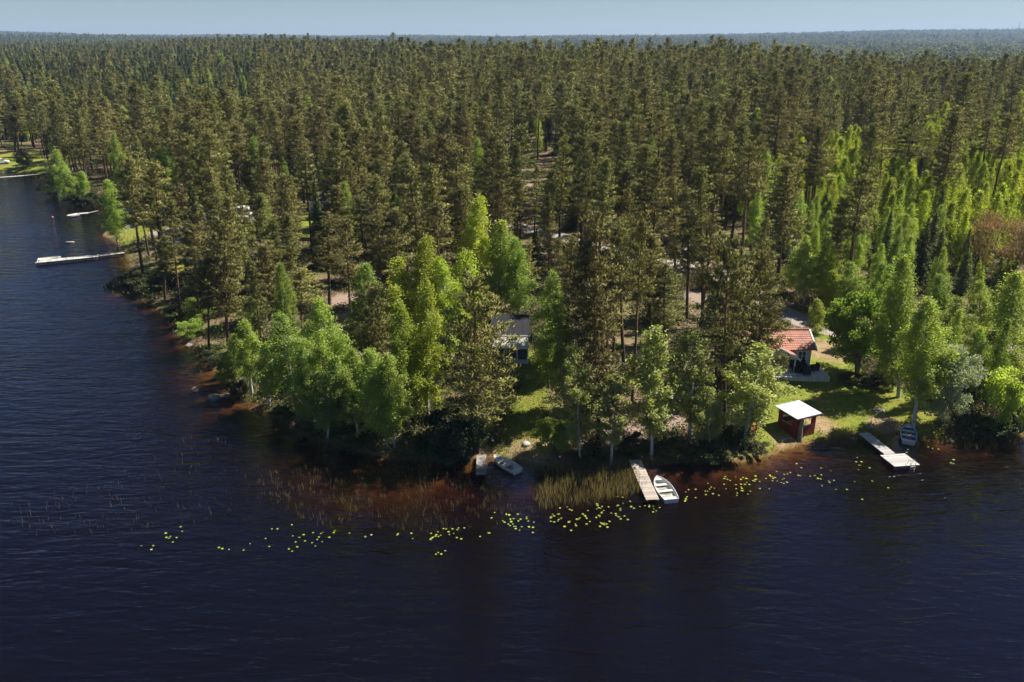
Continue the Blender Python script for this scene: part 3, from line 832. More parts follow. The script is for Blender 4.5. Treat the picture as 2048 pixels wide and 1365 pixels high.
def hand(kind, bx, by, tx, ty, wpx, label, group=None, var=None):
    """stand a tree on the ground under pixel (bx, by) as tall as its top (tx, ty) reads"""
    p = at(bx, by)
    d = ray(tx, ty); t = p[1] / d[1]
    ztop = CAMZ + d[2] * t; xtop = d[0] * t
    Ht = max(ztop - p[2], .6)
    lean = math.atan2(xtop - p[0], Ht)
    zc = project(*p)[2]
    return plant(kind, p[0], p[1], p[2], Ht, label, group, wpx * (.93 if 'birch' in kind else 1) * zc / FPX if wpx else None, (max(-.35, min(.35, lean)), 0), var)

# ---- trees that the photograph shows one by one: kind, base x y, top x y, crown width (px), label
HAND = [
 ('pine', 360, 628, 345, 402, 60, 'slender leaning pine with pale lower trunk standing at the water edge by the sandy shore'),
 ('pine', 372, 556, 366, 372, 62, 'pine with bare trunk on the grass in front of the dark red cabin'),
 ('bigpine', 457, 694, 442, 438, 112, 'broad many tiered pine with shaggy crown near the shore stones'),
 ('bigpine', 540, 642, 527, 488, 118, 'spreading pine with flat shelves of needles behind the first shore birch'),
 ('bigpine', 603, 668, 597, 540, 92, 'umbrella shaped pine with a long bare reddish trunk between two shore birches', None, 2),
 ('pine', 546, 546, 526, 318, 64, 'tall pine with pale bare pole trunk in front of the grey open shed'),
 ('pine', 567, 520, 561, 346, 60, 'pine whose straight trunk stands beside the grey open shed'),
 ('pine', 592, 528, 581, 352, 58, 'pine leaning slightly over the bright camp lawn past the grey shed'),
 ('pine', 659, 610, 655, 424, 78, 'pine with light trunk standing at the edge of the bare rocky clearing'),
 ('pine', 703, 680, 699, 440, 82, 'dark trunked pine in the middle of the bare rocky clearing'),
 ('pine', 671, 540, 664, 372, 64, 'pine with a long straight stem behind the rocky clearing'),
 ('pine', 804, 512, 806, 306, 60, 'one of two close standing pines with orange trunks behind the bright birches'),
 ('pine', 813, 508, 813, 322, 58, 'darker of two close standing pines with orange trunks behind the bright birches'),
 ('pine', 730, 560, 727, 390, 80, 'bushy pine between the rocky clearing and the bright birches'),
 ('birch', 505, 792, 490, 636, 62, 'narrow birch nearest the shallow orange water on the point'),
 ('birch', 596, 832, 556, 622, 112, 'wide birch with a crooked white trunk leaning out over the dark water'),
 ('birch', 688, 842, 636, 590, 98, 'tall weeping birch leaning over the lake beside the rocky clearing'),
 ('birch', 778, 897, 733, 690, 88, 'shaded birch whose curved white trunk leans from the shore'),
 ('birch', 790, 900, 778, 700, 72, 'thin shaded birch with straight white trunk at the lake edge'),
 ('birch', 640, 862, 600, 720, 80, 'low birch thicket stem hanging over the water edge'),
 ('birch', 720, 880, 690, 735, 84, 'leafy birch filling the shore between two leaning white trunks'),
 ('brightbirch', 818, 854, 806, 596, 78, 'bright birch with a dark based trunk on the mossy bank'),
 ('brightbirch', 855, 834, 858, 556, 84, 'bright birch with a clean white trunk beside the big dark pine'),
 ('birch', 848, 830, 852, 700, 40, 'thin young birch stem beside the clean white birch trunk'),
 ('brightbirch', 842, 716, 845, 462, 78, 'tallest bright yellow green birch with a pointed top in the birch grove'),
 ('brightbirch', 792, 722, 800, 514, 104, 'round topped bright birch in the grove beside the rocky clearing'),
 ('brightbirch', 900, 720, 885, 512, 90, 'bright birch in the grove just behind the big dark pine'),
 ('brightbirch', 930, 690, 926, 492, 88, 'yellow green birch standing over the top of the big dark pine'),
 ('brightbirch', 952, 624, 950, 384, 74, 'slim bright birch rising like a spire above the grove'),
 ('birch', 1000, 634, 1000, 436, 88, 'full green birch behind the dark roofed cabin'),
 ('birch', 1038, 640, 1030, 470, 78, 'green birch beside the small dark spruce behind the cabin'),
 ('birch', 738, 728, 735, 522, 84, 'soft green birch at the rocky clearing edge of the grove'),
 ('spruce', 1070, 560, 1072, 452, 46, 'small dark pointed spruce among the birches behind the cabin'),
 ('birch', 1106, 724, 1106, 538, 72, 'dense green birch shading the dark roofed cabin'),
 ('birch', 1131, 830, 1112, 598, 96, 'deep green shaded birch beside the grass path to the lake'),
 ('birch', 1098, 772, 1098, 640, 54, 'lower shaded birch at the corner of the grass path'),
 ('bigpine', 955, 906, 950, 556, 178, 'huge broad dark pine in front of the dark roofed cabin', None, 0),
 ('bigpine', 748, 800, 745, 574, 118, 'brownish pine standing among the shore birches'),
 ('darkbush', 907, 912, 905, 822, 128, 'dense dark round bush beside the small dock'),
 ('pine', 1198, 906, 1192, 560, 110, 'large pine with thick dark trunk on the bank near the reed bed'),
 ('pine', 1213, 832, 1190, 426, 104, 'tall shaggy pine behind the thick trunked pine on the bank'),
 ('pine', 1177, 836, 1160, 478, 98, 'shaggy brown green pine beside the shaded birch'),
 ('pine', 1264, 806, 1282, 436, 74, 'very tall pine with a long thin bare trunk above the low aspens'),
 ('pine', 1248, 742, 1240, 450, 92, 'thick crowned pine crowded behind the long thin trunked pine'),
 ('pine', 1212, 742, 1214, 500, 86, 'olive pine packed between taller pines above the dock'),
 ('bigpine', 1330, 694, 1325, 528, 92, 'short round crowned pine in front of the gravel road bend'),
 ('pine', 1374, 642, 1376, 372, 74, 'pine with a straight bare trunk beside the gravel road bend'),
 ('pine', 1406, 636, 1402, 336, 76, 'pine with a dark trunk crossing the gravel road bend'),
 ('pine', 1350, 584, 1348, 352, 68, 'pine with twin like trunks at the edge of the gravel road'),
 ('pine', 1300, 690, 1296, 470, 82, 'rusty tinged pine above the round aspens'),
 ('bigpine', 1449, 862, 1462, 496, 128, 'dark heavy pine with thick trunk between the dock and the red shelter'),
 ('pine', 1433, 800, 1436, 590, 84, 'thin pine pressed against the dark heavy pine'),
 ('bigpine', 1518, 792, 1528, 508, 128, 'broad brown green pine hiding half of the tile roofed cottage'),
 ('bigpine', 1478, 760, 1492, 560, 104, 'dark pine with drooping shelves behind the leafy tree by the shelter'),
 ('aspen', 1161, 926, 1150, 684, 84, 'grey green aspen with a pale bluish trunk near the reed bed'),
 ('aspen', 1222, 928, 1232, 742, 92, 'low grey green aspen on the bank beside the long dock'),
 ('aspen', 1303, 916, 1312, 652, 104, 'full aspen with a white trunk foot at the head of the long dock'),
 ('aspen', 1378, 892, 1388, 652, 90, 'leafy aspen halfway between the long dock and the dark heavy pine'),
 ('aspen', 1486, 892, 1528, 684, 112, 'leaning leafy tree overhanging the red shelter'),
 ('aspen', 1420, 905, 1418, 770, 70, 'small leafy tree on the shaded bank under the dark heavy pine'),
 ('greenbush', 1106, 908, 1106, 832, 76, 'light green bush at the end of the grass path by the moored boat'),
 ('greenbush', 1130, 900, 1128, 850, 50, 'small yellow green bush beside the light green bush'),
 ('bush', 1268, 905, 1266, 872, 60, 'low bush on the bank just above the long dock'),
 ('maple', 1715, 746, 1720, 582, 100, 'round bright green tree beside the tile roofed cottage'),
 ('birch', 1797, 795, 1806, 500, 84, 'tall thin birch with a double white trunk on the lawn edge'),
 ('birch', 1786, 778, 1776, 560, 70, 'slender second birch behind the tall one on the lawn edge'),
 ('birch', 1826, 858, 1862, 586, 96, 'full birch leaning over the blue rowing boat'),
 ('willow', 1886, 856, 1908, 694, 96, 'silver leaved willow bush beside the blue rowing boat'),
 ('greenbush', 2040, 862, 2032, 716, 118, 'rounded light green tree on the shaded bank past the silver willow'),
 ('birch', 2002, 782, 2032, 536, 104, 'tall hazy green birch past the gravel patch'),
 ('birch', 1952, 800, 1962, 650, 60, 'thin birch between the silver willow and the gravel patch'),
 ('bare', 2022, 552, 2022, 392, 128, 'leafless rusty brown tree at the edge of the young birch wood'),
 ('pine', 1690, 608, 1726, 352, 104, 'tall pine leaning over the birches behind the cottage'),
 ('pine', 1557, 564, 1574, 326, 96, 'tall leaning pine behind the broad pine near the cottage'),
 ('pine', 1500, 442, 1522, 246, 60, 'pine with a slanting dark trunk above the young birches'),
 ('birch', 1608, 616, 1610, 482, 74, 'birch with a thin pale trunk behind the cottage chimney side'),
 ('brightbirch', 1652, 622, 1654, 474, 72, 'yellow green birch directly behind the cottage roof'),
 ('young', 1674, 632, 1670, 536, 40, 'thin young birch next to the leaning pine trunk'),
 ('young', 1632, 668, 1630, 596, 42, 'little tree on the gravel verge behind the cottage'),
 ('aspen', 1560, 410, 1556, 372, 46, 'pale green small tree in the pines above the road'),
 ('pine', 1886, 394, 1906, 212, 62, 'pine with a slanting trunk standing in the young birch wood'),
 ('pine', 1757, 414, 1772, 226, 62, 'pine standing at the near edge of the young birch wood'),
 ('pine', 1812, 398, 1826, 206, 70, 'pine with paired trunks in the young birch wood'),
 ('pine', 1958, 388, 1978, 236, 62, 'pine alone among the brightest young birches'),
 ('pine', 2008, 316, 2030, 150, 60, 'tall thin pine in front of the dark wood beyond the young birches'),
 ('birch', 236, 490, 214, 356, 66, 'leafy tree leaning over the small beach by the long pontoon'),
 ('birch', 250, 426, 242, 302, 62, 'taller soft green tree behind the beach tree'),
 ('birch', 322, 440, 326, 288, 70, 'pale green birch standing in the pines above the dark red cabin'),
 ('birch', 118, 402, 112, 296, 48, 'green birch on the wooded shore before the far lawn'),
 ('birch', 540, 816, 528, 690, 84, 'low birch filling the shore between the narrow birch and the wide crooked one'),
 ('birch', 655, 876, 668, 706, 84, 'birch whose hanging twigs touch the dark water below the weeping birch'),
 ('birch', 705, 846, 708, 690, 70, 'soft green birch crowded behind the leaning white trunks'),
 ('birch', 618, 770, 610, 640, 66, 'small birch behind the wide crooked one at the clearing edge'),
 ('birch', 755, 862, 760, 716, 66, 'shaded birch close behind the curved white trunk'),
 ('birch', 136, 410, 130, 322, 56, 'yellow green birch leaning over the far bay'),
 ('birch', 166, 413, 160, 340, 48, 'olive birch leaning over the far bay between two bushes'),
 ('bigpine', 418, 700, 408, 520, 92, 'shaggy pine leaning over the orange shallow water'),
 ('pine', 398, 648, 390, 446, 74, 'pine between the leaning shore pine and the broad tiered one'),
 ('birch', 470, 764, 464, 664, 54, 'small birch at the shore under the broad tiered pine'),
 ('greenbush', 382, 676, 380, 636, 54, 'leafy bush hanging over the rounded boulder'),
 ('birch', 500, 700, 498, 590, 60, 'birch half hidden behind the broad tiered pine'),
 ('bush', 345, 640, 345, 610, 46, 'shore bush at the foot of the leaning shore pine'),
 ('birch', 1912, 740, 1916, 590, 84, 'soft green birch behind the silver willow'),
 ('birch', 1880, 700, 1878, 540, 90, 'fresh green birch rising behind the full leaning birch'),
 ('birch', 1960, 690, 1966, 560, 84, 'hazy birch beside the gravel patch'),
 ('birch', 1760, 650, 1764, 520, 84, 'fresh green birch behind the round bright green tree'),
 ('birch', 1705, 640, 1700, 520, 70, 'yellowish birch between the leaning pine and the round green tree'),
 ('bush', 190, 414, 188, 386, 44, 'shore bush near the short far dock'),
 ('bush', 104, 394, 102, 366, 44, 'shore bush under the green birch before the far lawn'),
 ('bush', 150, 411, 150, 390, 40, 'shore bush under the yellow green birch of the far bay'),
 ('bush', 210, 420, 208, 396, 40, 'shore bush beside the thin plank gangway'),
 ('bush', 480, 792, 478, 762, 46, 'small bush at the foot of the narrow birch on the point'),
 ('bush', 560, 842, 560, 812, 50, 'small bush under the wide crooked birch'),
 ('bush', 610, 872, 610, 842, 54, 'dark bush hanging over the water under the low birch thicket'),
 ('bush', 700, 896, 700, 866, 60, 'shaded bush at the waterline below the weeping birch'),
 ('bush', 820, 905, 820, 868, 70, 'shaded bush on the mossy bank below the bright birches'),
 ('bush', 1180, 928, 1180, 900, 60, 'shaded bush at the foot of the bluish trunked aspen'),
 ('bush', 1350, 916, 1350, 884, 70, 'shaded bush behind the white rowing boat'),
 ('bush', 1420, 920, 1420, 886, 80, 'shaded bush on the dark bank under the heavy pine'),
 ('bush', 45, 338, 45, 298, 36, 'round bush growing alone on the far lakeside lawn'),
 ('pine', 30, 304, 32, 180, 40, 'pine with a bare trunk behind the far lakeside lawn'),
 ('pine', 36, 305, 38, 196, 40, 'second pine with a bare trunk behind the far lakeside lawn'),
 ('pine', 330, 600, 326, 470, 54, 'thin greyish pine by the shore beyond the leaning pine'),
 ('bush', 300, 585, 298, 555, 60, 'olive bush on the reedy spit of shore'),
 ('bush', 275, 575, 272, 552, 50, 'smaller olive bush on the tip side of the reedy spit'),
 ('bush', 420, 735, 416, 700, 46, 'small bush hanging over the orange shallow water'),
 ('greenbush', 455, 770, 450, 715, 40, 'pale green sapling over the orange shallow water'),
 ('greenbush', 400, 640, 398, 590, 60, 'bright bush under the broad tiered pine'),
 ('bush', 1745, 768, 1745, 742, 60, 'low dark bush under the round bright green tree'),
 ('bush', 1700, 764, 1700, 745, 50, 'low bush beside the cottage terrace corner'),
 ('bush', 1770, 772, 1770, 745, 50, 'low bush between the round tree and the double birch'),
 ('bush', 1975, 870, 1975, 838, 90, 'shaded bush on the bank below the thin birch'),
 ('bush', 1925, 862, 1925, 838, 60, 'shaded low bush next to the silver willow'),
 ('bush', 2015, 872, 2010, 846, 90, 'shaded low bush at the water under the rounded light green tree'),
 ('bush', 1470, 880, 1468, 848, 50, 'yellowish bush at the foot of the leaning leafy tree'),
 ('bush', 1510, 905, 1508, 884, 60, 'low scrub on the bank beside the red shelter'),
]
for h in HAND:
    hand(*h)

# ---- the wood: jittered grid over the land, thinned where the photograph shows open ground
YOUNG = atxy([(1440, 400), (1560, 345), (1700, 318), (1850, 300), (2048, 262), (2500, 255), (2500, 620), (2048, 600), (1930, 560), (1840, 520), (1700, 500), (1600, 480), (1500, 450)])
CLEARS = [atxy(p) for p in [
    [(640, 560), (735, 560), (735, 790), (660, 790), (600, 700)],
    [(485, 415), (665, 415), (670, 500), (480, 500)],
    [(985, 640), (1070, 636), (1090, 780), (1100, 915), (980, 915)],
    [(335, 440), (400, 440), (400, 560), (335, 560)],
    [(220, 395), (300, 395), (300, 470), (215, 490)],
    [(-400, 288), (80, 300), (86, 350), (-400, 345)],
    [(1340, 500), (1470, 500), (1500, 640), (1340, 650)],
    [(1860, 660), (2000, 650), (2010, 720), (1860, 720)],
    [(1015, 330), (1110, 330), (1130, 450), (1000, 450)],
    ]] + [LAWN[0]]

def scatter():
    out = []
    def field(y0, y1, step, umax):
        n = int((y1 - y0) / step)
        for i in range(n):
            yy = y0 + i * step
            m = int(2 * umax * yy / step)
            x = (np.arange(m) - m / 2) * step + RNG.uniform(-.42, .42, m) * step + (i % 2) * step * .5
            y = yy + RNG.uniform(-.42, .42, m) * step
            out.append(np.stack([x, y], 1))
    field(58, 200, 4.9, 1.5); field(200, 480, 5.7, 1.15); field(480, 1230, 7.4, .98)
    lo, hi = YOUNG.min(0), YOUNG.max(0)
    q = RNG.uniform(lo, hi, (1500, 2)); q = q[inside(q, YOUNG) & (q[:, 0] / q[:, 1] < .74)][:330]
    out.append(q)
    P = np.concatenate(out)
    u = P[:, 0] / P[:, 1]
    D = np.interp(u, U_, DCR)
    keep = (P[:, 1] < D + 45) & inside(P, LAND)
    P = P[keep]
    P = P[line_dist(P, shore) > 2.0]
    z = height(P[:, 0], P[:, 1])
    px, py, _ = project(P[:, 0], P[:, 1], z)
    r = RNG.random(len(P))
    dens = np.interp(py, [0, 440, 520, 600, 680, 760, 2000], [1, .95, .72, .50, .26, .12, .10])
    left = px < 430
    dens = np.where(left & (py < 640), np.maximum(dens, .85), dens)
    offr = px > 2080
    dens = np.where(offr, np.maximum(dens, .55), dens)
    dens = np.where(px < -60, np.maximum(dens, .8), dens)
    dens = np.where((px > 1580) & (py < 655), .95, dens)
    ok = r < dens
    near = P[:, 1] < 420
    for c in CLEARS: ok &= ~(near & inside(P, c))
    ok &= (line_dist(P, ROAD) > 3.4) & (line_dist(P, BRANCH) > 3.6)
    P, px, py = P[ok], px[ok], py[ok]
    H = np.array(PLANTED)
    dm = np.full(len(P), 1e9)
    for h in H: dm = np.minimum(dm, np.hypot(P[:, 0] - h[0], P[:, 1] - h[1]))
    ok = dm > 2.4
    return P[ok], px[ok], py[ok]

P, PX, PY = scatter()
yz = inside(P, YOUNG)
rr = RNG.random(len(P)); r2 = RNG.random(len(P))
kinds = np.full(len(P), 'pine', dtype=object)
grove = fbm(P[:, 0], P[:, 1], 38., 9)
pb = np.where((PX < 330) & (PY < 240), .02, .035) + np.clip(grove - .45, 0, 1) * .5 + .02
pb = np.where((PY > 470) & (PX > 430), pb + .06, pb)
pb = np.where((PX > 330) & (PX < 720) & (PY < 340), pb + .05, pb)
ps = np.where((PX < 520) & (PY < 285), .78, .07)
ps = np.where((PX < 800) & (PY < 130), .5, ps)
ps = np.where((PX >= 430) & (P[:, 1] > np.interp(P[:, 0] / P[:, 1], U_, DCR) - 60), .38, ps)
kinds[rr < pb] = 'birch'
kinds[(rr >= pb) & (rr < pb + ps)] = 'spruce'
bz = (PX > 1560) & (PY > 470) & ~yz & (PX < 2400)
kinds[bz & ((rr < .80) | (PY > 640))] = 'birch'
kinds[bz & (rr >= .80) & (rr < .92) & (PY <= 640)] = 'spruce'
kinds[yz & (rr < .80)] = 'young'
kinds[(kinds == 'pine') & (PX > 1880) & (PX < 2250) & (PY > 430) & (PY < 665)] = 'young'
kinds[yz & (rr >= .80) & (rr < .94)] = 'spruce'
HT = np.where(kinds == 'pine', 18.2 + RNG.normal(size=len(P)) * 2.6, np.where(kinds == 'birch', 14 + RNG.normal(size=len(P)) * 1.8, np.where(kinds == 'young', 9.5 + RNG.normal(size=len(P)) * 1.6, 14.5 + RNG.normal(size=len(P)) * 2.6)))
HT = np.where((kinds == 'spruce') & yz, HT * .52, HT)
HT = np.where((kinds == 'pine') & (PY > 560), HT * .9, HT)
HT = np.where(bz & (kinds != 'pine'), HT * .70, HT)
HT = np.where(bz & (PX > 1890) & (PY < 660), HT * .62, HT)
HT = np.where((PX > 1930) & (PX < 2140) & (PY > 520) & (PY < 690), np.minimum(HT, 4.5), HT)
_b = at(2022, 552)
HT = np.where(np.hypot(P[:, 0] - _b[0], P[:, 1] - _b[1]) < 6, np.minimum(HT, 3.5), HT)
HT = np.maximum(HT, 3)
Z = height(P[:, 0], P[:, 1])
_, PTOP, ZC = project(P[:, 0], P[:, 1], Z + HT)
app = HT / ZC
vis = (PX > -30) & (PX < 2078)
used = np.zeros(len(P), bool)
def zone(px, py, k):
    if k == 'young': return ('yellow green young birch in the bright thicket below the tall pines', 'young birches in the bright thicket')
    tree = {'pine': 'pine', 'birch': 'birch', 'spruce': 'spruce'}[k]
    look = {'pine': 'brown green %s', 'birch': 'fresh green %s', 'spruce': 'dark pointed %s'}[k] % tree
    pl = tree + ('es' if tree in ('birch',) else 's')
    if px > 1560 and py > 560: w = 'in the wood behind the tile roofed cottage'
    elif px > 1500 and py > 300: w = 'standing among the young birch thicket'
    elif px > 1300 and py > 420: w = 'around the gravel road bend'
    elif px > 1120 and py > 470: w = 'in the dense stand above the long dock'
    elif px > 860 and py > 420: w = 'behind the bright birch grove'
    elif px > 610 and py > 420: w = 'around the rocky clearing'
    elif px > 430 and py > 420: w = 'around the camp lawn and grey shed'
    elif px > 150 and py > 360: w = 'on the shore by the dark red cabin'
    elif px <= 150 : w = 'on the shore around the far lakeside lawn'
    else: w = 'in the closed forest rising beyond the gravel road'
    return ('%s %s' % (look, w), '%s %s' % (pl, w))
for k, cap in (('pine', 300 - sum(1 for h in HAND if h[0] in ('pine', 'bigpine'))), ('birch', 160), ('young', 290), ('spruce', 200)):
    idx = np.where((kinds == k) & vis)[0]
    idx = idx[np.argsort(-app[idx])][:cap]
    used[idx] = True
    for i in idx:
        lb, gp = zone(PX[i], PY[i], k)
        plant(k, P[i, 0], P[i, 1], Z[i], HT[i], lb, gp, None, (random.gauss(0, .02), random.gauss(0, .02)), None, random.uniform(.95, 1.3))

# ---- the rest of the forest: too many to count, scattered copies on one object per kind
def instancer(name, col, pts, idx, rot, scl, kind='stuff', label=None):
    me = bpy.data.meshes.new(name)
    me.vertices.add(len(pts)); me.vertices.foreach_set('co', np.asarray(pts, np.float32).ravel())
    a = me.attributes.new('idx', 'INT', 'POINT'); a.data.foreach_set('value', np.asarray(idx, np.int32))
    a = me.attributes.new('rot', 'FLOAT_VECTOR', 'POINT'); a.data.foreach_set('vector', np.asarray(rot, np.float32).ravel())
    a = me.attributes.new('scl', 'FLOAT_VECTOR', 'POINT'); a.data.foreach_set('vector', np.asarray(scl, np.float32).ravel())
    o = link(name, me); o['kind'] = kind
    if label: o['label'] = label
    ng = bpy.data.node_groups.new(name + '_scatter', 'GeometryNodeTree')
    ng.interface.new_socket('Geometry', in_out='INPUT', socket_type='NodeSocketGeometry')
    ng.interface.new_socket('Geometry', in_out='OUTPUT', socket_type='NodeSocketGeometry')
    N, L = ng.nodes, ng.links
    gi, go = N.new('NodeGroupInput'), N.new('NodeGroupOutput')
    ci = N.new('GeometryNodeCollectionInfo'); ci.inputs['Collection'].default_value = col
    ci.inputs['Separate Children'].default_value = True; ci.inputs['Reset Children'].default_value = True
    ip = N.new('GeometryNodeInstanceOnPoints'); ip.inputs['Pick Instance'].default_value = True
    def na(n_, t):
        n = N.new('GeometryNodeInputNamedAttribute'); n.data_type = t; n.inputs['Name'].default_value = n_; return n.outputs[0]
    L.new(gi.outputs[0], ip.inputs['Points']); L.new(ci.outputs[0], ip.inputs['Instance'])
    L.new(na('idx', 'INT'), ip.inputs['Instance Index'])
    er = N.new('FunctionNodeEulerToRotation'); L.new(na('rot', 'FLOAT_VECTOR'), er.inputs[0]); L.new(er.outputs[0], ip.inputs['Rotation'])
    L.new(na('scl', 'FLOAT_VECTOR'), ip.inputs['Scale'])
    L.new(ip.outputs[0], go.inputs[0])
    md = o.modifiers.new('scatter', 'NODES'); md.node_group = ng
    return o

def rest(name, label, k, mids, fars, split=430.):
    vs = mids + fars
    col = collection_of(name + '_kinds', vs)
    i = np.where((kinds == k) & ~used)[0]
    n = len(i)
    if n == 0: return
    nm, nf = len(mids), len(fars)
    idx = np.where((P[i, 1] < split) | (nf == 0), RNG.integers(0, nm, n), nm + RNG.integers(0, max(nf, 1), n))
    hs = np.array([v['H'] for v in vs])[idx]
    s = HT[i] / hs; w = s * RNG.uniform(.88, 1.18, n)
    w = np.where(P[i, 1] > split, w * 1.32, np.where(P[i, 1] > 190, w * 1.22, w * 1.1))
    rot = np.stack([RNG.normal(size=n) * .02, RNG.normal(size=n) * .02, RNG.random(n) * 6.28], 1)
    instancer(name, col, np.stack([P[i, 0], P[i, 1], Z[i] - .08], 1), idx, rot, np.stack([w, w, s], 1), label=label)
    print(name, n)
rest('pine_forest', 'closed brown green pine forest covering the rise beyond the nearer pines', 'pine', PMID, PFAR)
rest('birch_forest', 'scattered fresh green birches among the distant pines', 'birch', BMID, [])
rest('young_birch_forest', 'deeper young birches of the bright thicket', 'young', YMID, [])
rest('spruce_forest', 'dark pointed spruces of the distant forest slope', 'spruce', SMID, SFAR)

# ---- far country: deciduous woods of the valley, then wooded hills
def far_woods():
    rng = np.random.default_rng(5)
    cl = []
    for i in range(4):   # a small stand of several trees as one clump
        lf, tn, tp = [], [], [tube([(0, 0, 0), (0, 0, 3)], .3, 4)]
        f = ['birch', 'spruce', 'pine', 'birch'][i]
        con = f != 'birch'
        for k in range(5):
            a, rr_ = rng.random() * 6.28, rng.uniform(1, 7)
            p = np.array([math.cos(a) * rr_, math.sin(a) * rr_, 0]); hh = rng.uniform(10, 15) if not con else rng.uniform(12, 19)
            n = 70
            t = rng.random((n, 1)) ** .8
            rad = (3.2 * np.sqrt(np.clip(1 - (2 * t - .9) ** 2, .04, 1)) if not con else 2.4 * (1.02 - t) ** .75)
            th = rng.random((n, 1)) * 6.28
            c = p + np.concatenate([np.cos(th) * rad, np.sin(th) * rad, 1.0 + t * (hh - 1)], 1) * (1 if con else .98)
            lf.append(leaves(c, rng.normal(size=(n, 3)) + [0, 0, -.2], rng.uniform(1.2, 2.4, n), rng.uniform(.8, 1.6, n), rng)); tn.append(np.full(n, rng.random() * .7) + rng.random(n) * .3)
        cl.append(finish('stand', tp, lf, np.concatenate(tn), M['greybark'], [M['farleaf'], M['spruce'], M['pine'], M['shrub']][i], 14, 14))
    col = collection_of('far_stands', cl)
    pts, ids, sc = [], [], []
    def band(y0, y1, step, umax, s0):
        yy = y0
        while yy < y1:
            m = int(2 * umax * yy / step)
            x = (np.arange(m) - m / 2) * step + rng.uniform(-.5, .5, m) * step; y = yy + rng.uniform(-.5, .5, m) * step
            u = x / y
            D = np.interp(u, U_, DCR)
            dec = fbm(x, y, 260., 2) + .45 * np.clip((u - .1) * 3, -1, 1)
            open_ = fbm(x, y, 190., 8) > .62
            k = (y > D + 60) & ~open_
            d_ = dec + rng.normal(size=m) * .25 > (-.12 if y0 < 3000 else .75)
            iid = np.where(d_, np.where(rng.random(m) < .6, 0, 3), np.where(rng.random(m) < .5, 1, 2))
            pts.append(np.stack([x, y], 1)[k]); ids.append(iid[k]); sc.append(np.full(k.sum(), s0) * rng.uniform(.8, 1.25, k.sum()))
            yy += step
    band(420, 1700, 13, 1.05, 1.0); band(1700, 3600, 26, .95, 1.25); band(3600, 7200, 52, .9, 1.9)
    p = np.concatenate(pts); i = np.concatenate(ids); s = np.concatenate(sc)
    n = len(p); z = np.concatenate([height(a[:, 0], a[:, 1]) for a in np.array_split(p, 10)])
    sx = np.where(p[:, 1] > 3600, s * 1.5, np.where(p[:, 1] > 1700, s * 1.2, s)); sz = np.where(p[:, 1] > 3600, s * .62, s)
    rot = np.stack([np.zeros(n), np.zeros(n), rng.random(n) * 6.28], 1)
    instancer('distant_woods', col, np.stack([p[:, 0], p[:, 1], z - .3], 1), i, rot, np.stack([sx, sx, sz], 1), label='hazy woods of the valley and hills on the horizon')
    print('far', n)
far_woods()
# ------------------------------------------------------------------ cottage with tile roof, porch and terrace
def window(name, x0, x1, z0, z1, y, wall, depth=.07, nx=2, nz=2):
    """a casement on a wall that faces -y: frame with glazing bars, pane behind"""
    f = MB(); t = .12
    f.box(x0, x1, y - depth, y, z0, z0 + t); f.box(x0, x1, y - depth, y, z1 - t, z1)
    f.box(x0, x0 + t, y - depth, y, z0 + t, z1 - t); f.box(x1 - t, x1, y - depth, y, z0 + t, z1 - t)
    for i in range(1, nx):
        xx = x0 + (x1 - x0) * i / nx; f.box(xx - .06, xx + .06, y - depth + .012, y, z0 + t, z1 - t)
    for i in range(1, nz):
        zz = z0 + (z1 - z0) * i / nz; f.box(x0 + t, x1 - t, y - depth + .02, y, zz - .035, zz + .035)
    o = f.build(name, M['white'], wall)
    MB().box(x0 + t, x1 - t, y - .03, y - .012, z0 + t, z1 - t).build('pane', M['glass'], o)
    return o

def gable_roof(mb, x0, x1, y0, y1, ze, zr, th=.12, steps=9):
    """ridge along x; each slope laid in courses that lap like tiles"""
    ym = (y0 + y1) / 2
    for sgn, ya in ((-1, y0), (1, y1)):
        for k in range(steps):
            a, b_ = k / steps, (k + 1) / steps
            ya1, ya2 = ya + (ym - ya) * a, ya + (ym - ya) * b_ + (0.03 if sgn < 0 else -.03)
            za, zb = ze + (zr - ze) * a, ze + (zr - ze) * b_
            mb.slab([(x0, ya1, za + .035), (x1, ya1, za + .035), (x1, ya2, zb + .012), (x0, ya2, zb + .012)], th)
    return mb

